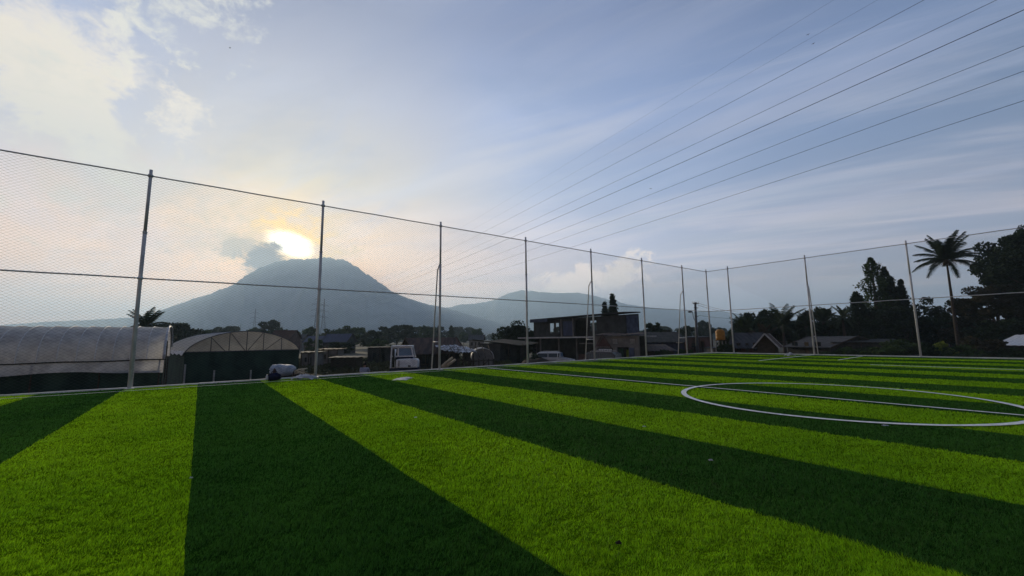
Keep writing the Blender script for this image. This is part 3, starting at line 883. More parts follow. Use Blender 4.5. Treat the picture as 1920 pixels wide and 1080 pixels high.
def lattice_house():
    O = Vector((gx(1116, 41.5, 0), 41.5, GZ)); e = (Vector((gx(1199, 38.6, 0), 38.6, GZ)) - O).normalized(); L = (Vector((gx(1199, 38.6, 0), 38.6, GZ)) - O).length
    inn = Vector((-e.y, e.x, 0)); rz = math.atan2(e.y, e.x)
    zt = 1.55
    def Q(x, d, z): return O + e * x + inn * d + Vector((0, 0, z - GZ))
    def fn(t):
        mb = MB(); wall_open(mb, O, e, L, GZ - .2, 1.42, .15, [(.5, 1.75, -.55, .15), (2.35, 3.55, GZ, .35)]); mb.build('wall', M['wallgrey'], t)
        mb = MB(); mb.box(Q(L / 2, 1.6, (1.4 + GZ) / 2), (L - .1, .15, 1.4 - GZ), rz); mb.build('rear_wall', M['dark'], t)
        mb = MB()
        for a, b, z in ((0, L, 1.3),): mb.grid(lambda u, v: Q(-.2 + u * (L + .5), -.45 + v * 2.6, 1.50 + .22 * v + .05 * math.sin(u * 9) + .025 * math.sin(u * 60)), 60, 6)
        mb.build('roof', M['rust'], t)
        # carved gable over the window
        mb = MB()
        mb.prism([(.3, .45), (.95, 1.3), (1.6, .45)], -.10, -.04, Matrix.Translation(O - Vector((0, 0, GZ))) @ Matrix.Rotation(rz, 4, 'Z'))
        for k in range(7): mb.bar(Q(.35 + k * .2, -.14, .35), Q(.35 + k * .2, -.14, .55 + .8 * (1 - abs(k - 3) / 3.2)), .05, .05)
        mb.bar(Q(.1, -.16, .3), Q(.95, -.16, 1.62), .09, .07); mb.bar(Q(.95, -.16, 1.62), Q(1.8, -.16, .3), .09, .07)
        mb.build('gable', M['wallpink'], t)
        mb = MB(); mb.box(Q(1.1, -.03, -.2), (1.6, .05, .95), rz); w = mb.build('window', M['dark'], t)
        mb = MB()
        for k in range(8): mb.box(Q(.5 + k * .18, -.09, -.2), (.06, .04, .66), rz)
        mb.box(Q(1.13, -.09, .14), (1.45, .04, .05), rz); mb.box(Q(1.13, -.09, -.54), (1.45, .04, .05), rz)
        b = mb.build('window_bars', M['white'], w)
        for x0 in (2.0, 3.75):
            mb = MB()
            for i in range(4):
                mb.box(Q(x0 + i * .13, -.03, .9), (.035, .06, .45), rz)
                mb.box(Q(x0 + .195, -.03, .72 + i * .12), (.46, .05, .03), rz)
            mb.build('vent_block', M['concrete'], t)
        mb = MB(); mb.box(Q(3.85, -.04, -.7), (.5, .08, 2.0), rz); mb.build('blue_pillar', M['blockblue'], t)
        mb = MB(); mb.grid(lambda u, v: Q(2.4 + u * .5, .25 + .05 * math.sin(u * 20), GZ + v * 1.9), 16, 3); mb.build('curtain', M['greennet'], t)
        mb = MB(); mb.box(Q(3.3, .3, -.45), (.3, .05, 1.1), rz); mb.build('hanging_cloth', M['leafy'], t)
    world_thing('small_house', 'small grey house with a carved gable and white window bars', 'house', O + e * 2, fn)


lattice_house()


def shed(name, label, cat, px0, px1, Y, ztop, roofm, wallm, D=4.0, dz=0.5, Y1=None, eave=0.4, fn2=None, zb=None, over=.3, curve=0.0, group=None):
    """a low shed: monopitch roof, posts and boarding between two picture columns"""
    Y1 = Y1 or Y
    A = Vector((gx(px0, Y, 0), Y, GZ)); B = Vector((gx(px1, Y1, 0), Y1, GZ)); e = (B - A).normalized(); L = (B - A).length
    inn = Vector((-e.y, e.x, 0)); rz = math.atan2(e.y, e.x)
    def Q(x, d, z): return A + e * x + inn * d + Vector((0, 0, z - GZ))
    def fn(t):
        mb = MB(); wall_open(mb, A, e, L, GZ - .2, ztop - .06, .12, [(L * .18, L * .34, GZ + .9, ztop - .5), (L * .55, L * .68, GZ, ztop - .45)])
        mb.box(Q(L / 2, D, (ztop + GZ) / 2), (L, .12, ztop - GZ), rz)
        mb.box(Q(.06, D / 2, (ztop + GZ) / 2), (.12, D - .2, ztop - GZ), rz); mb.box(Q(L - .06, D / 2, (ztop + GZ) / 2), (.12, D - .2, ztop - GZ), rz)
        mb.build('wall', M[wallm], t)
        mb = MB()
        f = lambda o: (lambda u, v: Q(-over + u * (L + 2 * over), -eave + v * (D + 2 * eave), ztop + o + dz * v + curve * math.sin(PI * u) + .02 * math.sin(u * L * 14) + .03 * mnoise.noise(Vector((u * 5, v * 5, px0)))))
        mb.grid(f(0), int(L * 8) + 4, 5); mb.grid(f(.04), int(L * 8) + 4, 5)
        mb.build('roof', M[roofm], t)
        mb = MB(); mb.box(Q(L * .26, .05, GZ + (ztop - GZ) * .62), (L * .14, .03, .5), rz); mb.build('window', M['glass'], t)
        for k in range(3):
            mb = MB(); mb.tube([Q(L * (.02 + .48 * k), -eave + .05, GZ - .1), Q(L * (.02 + .48 * k), -eave + .05, ztop)], .05, 6); mb.build('post', M['timber'], t)
        if fn2: fn2(t, Q, L, rz)
    return world_thing(name, label, cat, A + e * L / 2, fn, group)


def gable_house(name, label, px0, px1, Y, zr, ze, roofm, wallm, D=5.0, Y1=None, gable_end=True, cat='house', zb=None, group=None, extras=None, board='timber'):
    """ridge parallel to the front; gables at both ends"""
    Y1 = Y1 or Y; zb = GZ if zb is None else zb
    A = Vector((gx(px0, Y, 0), Y, zb)); B = Vector((gx(px1, Y1, 0), Y1, zb)); e = (B - A).normalized(); L = (B - A).length
    inn = Vector((-e.y, e.x, 0)); rz = math.atan2(e.y, e.x)
    def Q(x, d, z): return A + e * x + inn * d + Vector((0, 0, z - zb))
    def fn(t):
        mb = MB(); wall_open(mb, A, e, L, zb - .2, ze, .14, [(L * .12, L * .26, zb + 1, zb + 2), (L * .42, L * .52, zb, zb + 2.05), (L * .66, L * .8, zb + 1, zb + 2)])
        mb.box(Q(L / 2, D - .07, (ze + zb) / 2), (L, .14, ze - zb), rz)
        for x in (.07, L - .07):
            mb.box(Q(x, D / 2, (ze + zb) / 2), (.14, D - .3, ze - zb), rz)
            mb.add([Q(x - .07, 0.02, ze), Q(x - .07, D - .02, ze), Q(x - .07, D / 2, zr - .12), Q(x + .07, 0.02, ze), Q(x + .07, D - .02, ze), Q(x + .07, D / 2, zr - .12)],
                   [(0, 1, 2), (5, 4, 3), (0, 2, 5, 3), (1, 4, 5, 2), (0, 3, 4, 1)])
        mb.build('wall', M[wallm], t)
        mb = MB(); o = .45; k = (zr - ze) / (D / 2)
        for th in (0, .06):
            mb.grid(lambda u, v: Q(-o + u * (L + 2 * o), -o + v * (D / 2 + o), ze - o * k + v * (D / 2 + o) * k + th + .018 * math.sin(u * L * 12)), int(L * 6) + 4, 4, False)
            mb.grid(lambda u, v: Q(-o + u * (L + 2 * o), D + o - v * (D / 2 + o), ze - o * k + v * (D / 2 + o) * k + th + .018 * math.sin(u * L * 12)), int(L * 6) + 4, 4, False)
        r = mb.build('roof', M[roofm], t)
        for x in (-o, L + o):
          mb = MB()
          mb.bar(Q(x, -o, ze - o * k + .03), Q(x, D / 2, zr + .06), .05, .16); mb.bar(Q(x, D + o, ze - o * k + .03), Q(x, D / 2, zr + .06), .05, .16)
          mb.build('bargeboard', M[board], t)
        for a, b in ((.12, .26), (.66, .8)):
            mb = MB(); mb.box(Q(L * (a + b) / 2, .06, zb + 1.5), (L * (b - a) - .02, .03, .98), rz); w = mb.build('window', M['glass'], t)
            mb = MB(); mb.box(Q(L * (a + b) / 2, .0, zb + 1.5), (.05, .05, .98), rz); mb.box(Q(L * (a + b) / 2, -.01, zb + .98), (L * (b - a) + .1, .08, .05), rz); mb.box(Q(L * (a + b) / 2, -.01, zb + 2.02), (L * (b - a) + .1, .06, .05), rz)
            mb.build('frame', M['timber'], w)
        mb = MB(); mb.box(Q(L * .47, .07, zb + 1.0), (L * .1 - .02, .05, 2.0), rz); mb.build('door', M['timber'], t)
        if extras: extras(t, Q, L, rz)
    return world_thing(name, label, cat, A + e * L / 2, fn, group)


# shed with the torn white tarps
def tarps(t, Q, L, rz):
    for s, (x0, x1, d0, z0) in enumerate(((L * .42, L * .95, -1.9, .0), (L * .60, L * 1.12, -2.6, -.12))):
        mb = MB()
        mb.grid(lambda u, v: Q(x0 + u * (x1 - x0), d0 + v * 2.2, z0 + .38 + .42 * v + .07 * mnoise.noise(Vector((u * 5, v * 3, s))) + .09 * mnoise.noise(Vector((u * 21, v * 8, s))) - .10 * (1 - v) * mnoise.noise(Vector((u * 11, 4, s)))), 70, 16)
        mb.build('torn_tarp', M['torn'], t)
    for k in range(6):
        mb = MB(); x = L * (.5 + .11 * k); mb.tube([Q(x, -2.1, GZ), Q(x + .1, -2.1, .25)], .04, 6); mb.build('pole', M['timber'], t)
    mb = MB()
    for k in range(7): mb.tube([Q(L * .55 + k * .55, -2.9, .0 - .05 * k % .3), Q(L * .62 + k * .6, -1.2, .75)], .03, 5)
    mb.build('rafters', M['timber'], t)


gable_house('shed', 'low shed with a rusty sagging roof and torn white tarps over poles', 782, 862, 34, 1.42, .35, 'rust', 'dark', 3.6, Y1=36, cat='shed', extras=tarps)
shed('lean_to', 'dark open lean-to with an upswept roof edge beside the round bushy tree', 'shed', 938, 992, 47, .75, 'dark', 'dark', 4, .5, Y1=50, eave=1.4, curve=-.25)
shed('workshop', 'low dark workshop with bluish metal panels beyond the small house', 'workshop', 1200, 1285, 47, .65, 'dark', 'tinblue', 5, 1.2, Y1=46)
shed('hut', 'small brown hut with a sloping plank roof in front of the bluish workshop', 'hut', 1214, 1262, 42, -.15, 'rust', 'timber', 2.5, .6)
shed('terrace', 'faded pink building with a pale roof edge behind the utility pole', 'building', 1288, 1337, 56, 1.15, 'tin', 'wallpink', 5, .15, eave=.1)
shed('garden_wall_shed', 'small grey block shed below the orange water tank', 'shed', 1337, 1356, 52, -.25, 'tin', 'wallgrey', 2.5, .1, eave=.1)
gable_house('house', 'single storey house with a grey tin roof and pale bargeboards', 1374, 1432, 56, 1.65, -.1, 'tin', 'brick', 5, Y1=54)
gable_house('porch_house', 'narrow dark house with a steep pale edged gable next to the tin roofed house', 1453, 1459, 48, 1.45, .35, 'rust', 'timber', 1.8, Y1=53, board='concrete')
gable_house('barn', 'wide low barn with a shallow grey roof and open dark front', 1476, 1556, 60, 1.0, -.3, 'tin', 'dark', 9, Y1=54, cat='barn')
shed('long_shed', 'long dark flat roofed shed half hidden by shrubs and trees', 'shed', 1562, 1672, 55, .25, 'dark', 'dark', 5, .35, Y1=51)
shed('cottage', 'cottage with a bright white metal roof sheet under the big dark tree', 'house', 1872, 1990, 46, -.15, 'white', 'dark', 5, 1.1, Y1=42, eave=.6)
for i, (a, b, Y, z, rm, wm, lb) in enumerate((
        (566, 594, 42, .15, 'tin', 'wallgrey', 'low grey hut with a white roof edge next to the trussed greenhouse'),
        (600, 634, 46, .35, 'rust', 'wallgrey', 'low hut with rust streaked roof behind the second braced post'),
        (622, 668, 38, -.25, 'tin', 'timber', 'lean-to with pale bent roof sheets among dry grass'),
        (690, 737, 48, .45, 'tin', 'dark', 'low dark hut with a sloping grey roof beside the white digger'),
        (868, 884, 44, -.1, 'rust', 'timber', 'tiny plank hut between the tarps and the small tunnel'))):
    shed('hut', lb, 'hut', a, b, Y, z, rm, wm, 1.5, .06, group=None, eave=.2)

# distant village houses among the trees
gv = 'village houses far behind the greenhouses'
for i, (a, b, Y, zr, ze, rm, wm, lb) in enumerate((
        (505, 543, 120, 4.6, 2.4, 'brick', 'wallpink', 'distant house with a reddish roof under the round hazy tree'),
        (570, 600, 105, 2.6, 1.2, 'tinblue', 'wallgrey', 'distant house with a dark bluish roof by the tall fence post'),
        (605, 648, 95, 2.9, 1.2, 'tinblue', 'dark', 'distant dark house with a purplish roof below the pylons'),
        (330, 352, 110, 3.4, 2.0, 'tin', 'wallgrey', 'distant pale house between the two greenhouses'),
        (380, 400, 150, 5.0, 3.0, 'tin', 'wallpink', 'distant pinkish house behind the arched greenhouse ridge'),
        (548, 566, 140, 3.6, 2.0, 'tin', 'wallgrey', 'distant cream house to the side of the reddish roof'),
        (880, 905, 130, 2.6, 1.2, 'tin', 'wallgrey', 'distant pale roofed house in the tree line beyond the tarps'))):
    gable_house('village_house', lb, a, b, Y, zr, ze, rm, wm, 6, group=gv)


# small polytunnel
def small_tunnel():
    A = Vector((gx(884, 38, 0), 38, GZ)); B = Vector((gx(926, 38, 0), 38, GZ)); w = (B - A).length
    def fn(t):
        mb = MB(); mb.grid(lambda u, v: A + (B - A) * (.5 - .5 * math.cos(PI * u)) + Vector((v * -.6, v * 5, 1.15 + 1.0 * math.sin(PI * u) ** .8)), 24, 12); mb.build('cover', M['film'], t)
        mb = MB(); mb.grid(lambda u, v: A + (B - A) * (.5 - .5 * math.cos(PI * u)) + Vector((0, .03, v * (1.15 + 1.0 * math.sin(PI * u) ** .8))), 24, 4); mb.build('end_panel', M['wallgrey'], t)
        mb = MB(); mb.tube([A + (B - A) * (.5 - .5 * math.cos(PI * u)) + Vector((0, -.02, 1.15 + 1.0 * math.sin(PI * u) ** .8)) for u in np.linspace(0, 1, 20)], .022, 6); mb.build('hoop', M['galv'], t)
    world_thing('polytunnel', 'small grey polytunnel with a rounded roof beyond the bamboo rails', 'polytunnel', (A + B) / 2, fn)


small_tunnel()

# ------------------------------------------------------------------ utility pole, water tank, logs, rails
def utility_pole():
    Y = 44.0; b = Vector((gx(1309, Y, GZ), Y, GZ)); top = at(1303.5, 567, Y)
    def fn(t):
        mb = MB(); mb.tube([b + Vector((0, 0, -.3)), b + (top - b) * .5, top], [.17, .14, .11], 12); mb.build('pole', M['pylon'], t)
        mb = MB()
        for z, w in ((top.z - .15, .7), (top.z - .6, .5), (top.z - 1.5, .45)): mb.box((top.x, Y - .1, z), (w, .07, .07), .3)
        mb.build('crossarm', M['timber'], t)
        for k in range(4):
            mb = MB(); mb.tube([(top.x - .3 + .2 * k, Y - .1, top.z - .12), (top.x - .3 + .2 * k, Y - .1, top.z + .06)], [.04, .025], 8); mb.build('insulator', M['concrete'], t)
        mb = MB(); c = Vector((top.x + .1, Y - .05, top.z - 2.0))
        h = at(1294, 584.5, Y)
        mb.tube([c + Vector((0, 0, -.3)), c + Vector((-.45, -.1, .25)), h + Vector((.25, 0, -.02))], .035, 8); mb.build('lamp_arm', M['pylon'], t)
        mb = MB(); mb.ellipsoid(h, (.26, .13, .10), 14, 8); hd = mb.build('lamp_head', M['pylon'], t)
        mb = MB(); mb.ellipsoid(h + Vector((-.03, 0, -.06)), (.18, .09, .06), 12, 6); mb.build('lamp_glass', M['concrete'], hd)
    world_thing('utility_pole', 'concrete utility pole carrying a street lamp and thin cables near the fence corner', 'utility pole', b, fn)
    for i, (z0, px, py, Y1, lb) in enumerate(((top.z - .05, 1420, 583, 60, 'uppermost thin cable sagging from the utility pole towards the palms'),
                                          (top.z - .3, 1440, 590, 66, 'second thin cable sagging just below the uppermost one from the utility pole'),
                                          (top.z - 1.4, 1392, 598, 58, 'lowest thin cable running level from the utility pole to the palms'))):
        a = Vector((top.x + .25, Y, z0)); e = at(px, py, Y1)
        pts = [a + (e - a) * q + Vector((0, 0, -.5 * 4 * q * (1 - q) * (1 if i < 2 else .2))) for q in np.linspace(0, 1, 20)]
        mb = MB(); mb.tube(pts, .014, 5); tag(mb.build('service_cable', M['black']), lb, 'cable', 'cables from the utility pole')


utility_pole()


def water_tank():
    Y = 50; c = at(1350.5, 628, Y)
    def fn(t):
        mb = MB(); r = .52
        prof = [(0, -.62), (.9, -.62), (1, -.52), (1, -.2), (.97, -.18), (1, -.14), (1, .15), (.97, .17), (1, .2), (1, .42), (.7, .62), (.3, .70), (0, .71)]
        mb.grid(lambda u, v: c + Vector((r * prof[min(12, int(v * 12 + .5))][0] * math.cos(2 * PI * u), r * prof[min(12, int(v * 12 + .5))][0] * math.sin(2 * PI * u), prof[min(12, int(v * 12 + .5))][1])), 24, 12)
        mb.build('tank', M['orange'], t)
        mb = MB(); mb.tube([c + Vector((0, 0, .68)), c + Vector((0, 0, .78))], .2, 14); mb.build('lid', M['black'], t)
        for sx in (-1, 1):
            for sy in (-1, 1):
                mb = MB(); mb.box((c.x + sx * .4, c.y + sy * .4, (c.z - .7 + GZ) / 2), (.09, .09, c.z - .7 - GZ)); mb.build('leg', M['pylon'], t)
        mb = MB(); mb.box((c.x, c.y, c.z - .66), (1.0, 1.0, .07)); mb.build('platform', M['timber'], t)
    world_thing('water_tank', 'orange plastic water tank on a steel stand beside the far fence', 'water tank', (c.x, c.y, GZ), fn)


water_tank()
for lb, a, b, Y in (('peeled log leaning on the bank, nearest to the braced fence post', (822, 694), (848, 671), 21.5), ('peeled log leaning behind its twin, farther from the braced fence post', (830, 693), (853, 675), 21.9)):
    p, q = at(*a, Y), at(*b, Y + 1.2)
    mb = MB(); mb.tube([p, (p + q) / 2 + Vector((0, 0, .02)), q], [.085, .08, .07], 10); tag(mb.build('log', M['palewood']), lb, 'log', 'logs leaning on the bank')


def bamboo_fence():
    def fn(t):
        A, B = at(848, 676, 30), at(925, 676, 33)
        for k in range(9):
            p = A + (B - A) * (k / 8); mb = MB(); mb.tube([(p.x + .05 * math.sin(k * 3), p.y, GZ - .2), (p.x, p.y, p.z + .15)], .05, 6); mb.build('stake', M['timber'], t)
        for dz in (0, -.45):
            mb = MB(); mb.tube([A + (B - A) * q + Vector((0, 0, dz + .04 * math.sin(q * 9))) for q in np.linspace(-.05, 1.05, 14)], .045, 6); mb.build('rail', M['timber'], t)
        for k in (3, 6):
            mb = MB(); p = A + (B - A) * (k / 8); mb.tube([p + Vector((-.7, 0, -.95)), p + Vector((.4, 0, .05))], .04, 6); mb.build('strut', M['timber'], t)
    world_thing('bamboo_fence', 'low rickety bamboo rail fence in front of the tarped shed', 'fence', Vector((gx(886, 31.5, GZ), 31.5, GZ)), fn)


bamboo_fence()

# ------------------------------------------------------------------ vehicles
def car(name, label, cat, loc, rz, paint, L=4.3, W=1.7, H=1.65, suv=True):
    t = thing(name, label, cat, loc, rz)
    # side profile, x forward; lower body and cabin are lofted across the width with tumblehome
    hl = L / 2
    low = [(-hl, .38), (-hl - .02, .62), (-hl + .03, .98), (-hl + .55, 1.02), (hl - 1.25, 1.0), (hl - .35, .86), (hl - .05, .70), (hl, .45), (hl - .1, .28), (-hl + .15, .28)]
    mb = MB(); ks = [(-1, .90, 0), (-.93, 1, 0), (.93, 1, 0), (1, .90, 0)]
    n = len(low); vs = []
    for yk, sc_, _ in ks:
        for x, z in low: vs.append((x * (.97 if abs(yk) == 1 else 1), yk * W / 2, .64 + (z - .64) * sc_))
    fs = [tuple(range(n)), tuple(range(4 * n - 1, 3 * n - 1, -1))]
    for j in range(3):
        fs += [(j * n + i, j * n + n + i, j * n + n + (i + 1) % n, j * n + (i + 1) % n) for i in range(n)]
    mb.add(vs, fs); mb.build('body', paint, t, .03)
    top = [(-hl + .10, 1.0), (-hl + .22, H - .16), (-hl + .45, H - .03), (0.25, H), (.62, H - .07), (hl - 1.2, 1.0)]
    mb = MB(); n = len(top); vs = []
    for yk, zz in ((-1, 0), (-.86, 1), (.86, 1), (1, 0)):
        for x, z in top:
            vs.append((x, yk * W / 2 * .96 if not zz else yk * W / 2 * .96, z if zz else 1.0 + (z - 1.0) * .0))
    vs = []
    for x, z in top: vs.append((x, -W / 2 * (.96 - .16 * (z - 1) / (H - 1)), z))
    for x, z in top: vs.append((x, W / 2 * (.96 - .16 * (z - 1) / (H - 1)), z))
    mb.add(vs, [tuple(range(n)), tuple(range(2 * n - 1, n - 1, -1))] + [(i, i + n, (i + 1) % n + n, (i + 1) % n) for i in range(n)])
    mb.build('cabin', paint, t, .04)
    zt, zb = H - .14, 1.06
    def gl(pts, nm='window'):
        mb = MB(); mb.add(pts, [tuple(range(len(pts)))]); o = mb.build(nm, M['glass'] if nm != 'windscreen' else M['glassb'], t)
        s = o.modifiers.new('thick', 'SOLIDIFY'); s.thickness = .02; s.offset = 1
    for s in (-1, 1):
        def yy(z): return s * (W / 2 * (.96 - .16 * (z - 1) / (H - 1)) + .008)
        for x0, x1, x0t, x1t in ((-hl + .28, -.62, -hl + .36, -.62), (-.54, .38, -.54, .38), (.46, hl - 1.42, .46, .62)):
            p = [(x0, yy(zb), zb), (x1, yy(zb), zb), (x1t, yy(zt), zt), (x0t, yy(zt), zt)]
            gl(p if s < 0 else p[::-1])
    wx0, wx1 = hl - 1.26, .68
    gl([(wx0 + .012, -W * .42, 1.04), (wx0 + .012, W * .42, 1.04), (wx1 + .01, W * .37, H - .10), (wx1 + .01, -W * .37, H - .10)], 'windscreen')
    gl([(-hl + .09, W * .42, 1.08), (-hl + .09, -W * .42, 1.08), (-hl + .2, -W * .38, H - .2), (-hl + .2, W * .38, H - .2)])
    for sx in (hl - .8, -hl + .75):
        for s in (-1, 1):
            mb = MB(); mb.tube([(sx, s * (W / 2 - .18), .32), (sx, s * (W / 2 + .01), .32)], .32, 20); w = mb.build('wheel', M['black'], t)
            mb = MB(); mb.tube([(sx, s * (W / 2 + .0), .32), (sx, s * (W / 2 + .025), .32)], [.2, .18], 14); mb.build('rim', M['galv'], w)
    for s in (-1, 1):
        mb = MB(); mb.ellipsoid((hl - .1, s * (W / 2 - .25), .72), (.12, .2, .10), 12, 8); mb.build('headlight', M['lamp_glass'], t)
        mb = MB(); mb.ellipsoid((-hl + .03, s * (W / 2 - .12), .9), (.06, .1, .16), 10, 8); mb.build('tail_light', M['rust'], t)
        mb = MB(); mb.ellipsoid((hl - 1.35, s * (W / 2 + .09), 1.06), (.06, .1, .07), 8, 6); mb.build('mirror', paint, t)
        mb = MB(); mb.tube([(-hl + .5, s * W * .34, H + .01), (-hl + .6, s * W * .34, H + .06), (.3, s * W * .34, H + .06), (.4, s * W * .34, H + .0)], .015, 6); mb.build('roof_rail', M['galv'], t)
    mb = MB(); mb.box((hl + .0, 0, .5), (.06, .9, .16)); mb.build('grille', M['black'], t)
    return t


car('car', 'silver estate car with pale blue windscreen parked below the unfinished building', 'car', (gx(1041, 43, GZ) , 43, GZ), R(-16), M['silver'], 4.0, 1.7, 1.58)
car('car', 'charcoal sport utility car parked in front of the small house with the carved gable', 'car', (gx(1121, 37.2, GZ), 37.2, GZ + .02), R(180 - 38), M['darkcar'], 4.3, 1.75, 1.72)


def digger():
    Y = 29.5; x = gx(759, Y, GZ); t = thing('mini_excavator', 'white mini excavator seen from behind with a glazed cab and dark undercarriage', 'excavator', (x, Y, GZ), R(6))
    mb = MB()
    for s in (-1, 1):
        mb = MB(); n = 26
        prof = []
        for k in range(n):
            a = 2 * PI * k / n; prof.append((.72 * math.copysign(abs(math.cos(a)) ** .5, math.cos(a)), .22 + .20 * math.copysign(abs(math.sin(a)) ** .7, math.sin(a))))
        Mx = Matrix.Rotation(PI / 2, 4, 'Z')
        mb.prism(prof, s * .72 - .15, s * .72 + .15, Mx); mb.build('track', M['black'], t, .02)
    mb = MB(); mb.box((0, 0, .62), (1.5, 1.4, .3)); mb.build('undercarriage', M['black'], t, .04)
    mb = MB(); mb.box((.02, 0, .92), (1.92, 1.6, .32)); mb.build('deck', M['navy'], t, .05)
    mb = MB()
    mb.prism([(-.50, 1.08), (.98, 1.08), (1.0, 1.52), (.92, 1.68), (.35, 1.72), (-.50, 1.66)], -.85, .1); mb.build('engine_cover', M['white'], t, .06)
    mb = MB(); mb.box((.42, -.86, 1.2), (.18, .03, .1)); mb.build('exhaust', M['black'], t)
    mb = MB(); mb.box((-.3, -.87, 1.38), (.1, .04, .45)); mb.build('hinge_panel', M['concrete'], t)
    mb = MB(); mb.box((.1, -.3, 1.77), (1.1, .9, .12)); mb.build('seal', M['navy'], t)
    mb = MB()
    c = [(-.90, -.55), (.66, -.55), (.66, .5), (-.90, .5)]; ct = [(-.86, -.48), (.48, -.48), (.48, .44), (-.86, .44)]
    for (x0, y0), (x1, y1) in zip(c, ct): mb.bar((x0, y0, 1.06 if x0 < 0 else 1.74), (x1, y1, 2.50), .08, .09)
    mb.box((-.12, -.53, 1.86), (1.62, .06, .10)); mb.box((-.42, -.50, 2.17), (.10, .06, .60)); mb.box((-.2, -.48, 2.47), (1.46, .06, .08)); mb.box((-.2, .45, 2.47), (1.46, .06, .08)); mb.box((.5, 0, 2.47), (.06, .9, .08)); mb.box((-.86, 0, 2.47), (.06, .9, .08)); mb.build('cab_frame', M['white'], t, .015)
    mb = MB(); mb.box((-.19, -.02, 2.56), (1.46, 1.12, .11)); mb.build('cab_roof', M['white'], t, .05)
    mb = MB(); mb.add([(-.36, -.515, 1.92), (.56, -.515, 1.92), (.46, -.47, 2.42), (-.36, -.47, 2.42), (-.36, -.49, 1.92), (.56, -.49, 1.92), (.46, -.445, 2.42), (-.36, -.445, 2.42)], [(0, 1, 2, 3), (7, 6, 5, 4), (0, 4, 5, 1), (1, 5, 6, 2), (2, 6, 7, 3), (3, 7, 4, 0)]); mb.build('rear_window', M['glassb'], t)
    mb = MB(); mb.box((-.88, 0, 1.85), (.03, .86, 1.1)); mb.build('door_window', M['glass'], t)
    mb = MB(); mb.box((-.15, .47, 2.0), (1.1, .03, .9)); mb.build('front_window', M['glass'], t)
    mb = MB(); mb.tube([(-.80, .45, .9), (-1.0, .8, 1.6), (-.95, 1.3, 2.25), (-.9, 2.0, 2.2)], [.10, .12, .11, .09], 8); mb.build('boom', M['white'], t)
    mb = MB(); mb.tube([(-.9, 2.0, 2.2), (-.9, 2.5, 1.1)], [.09, .06], 8); mb.build('dipper_arm', M['white'], t)
    mb = MB(); mb.prism([(2.3, 1.1), (2.75, 1.0), (2.7, .7), (2.4, .6)], .7, 1.1, Matrix.Rotation(PI / 2, 4, 'Z')); mb.build('bucket', M['pylon'], t)
    mb = MB(); mb.tube([(-.70, -.62, 1.1), (-.70, -.60, 2.3)], .07, 6); mb.build('grab_rail', M['black'], t)
    return t


digger()

# ------------------------------------------------------------------ person beyond the fence
def skinned(name, joints, edges, mtl, parent=None, root=0):
    me = bpy.data.meshes.new(name)
    me.from_pydata([j[0] for j in joints], edges, []); me.materials.append(mtl)
    o = bpy.data.objects.new(name, me); C.objects.link(o)
    if parent: o.parent = parent
    sk = o.modifiers.new('skin', 'SKIN'); sk.use_smooth_shade = True
    if not me.skin_vertices: return o
    for i, j in enumerate(joints):
        r = j[1]; me.skin_vertices[0].data[i].radius = (r, r) if not isinstance(r, tuple) else r
        me.skin_vertices[0].data[i].use_root = (i == root)
    ss = o.modifiers.new('sub', 'SUBSURF'); ss.levels = 1; ss.render_levels = 2
    return o


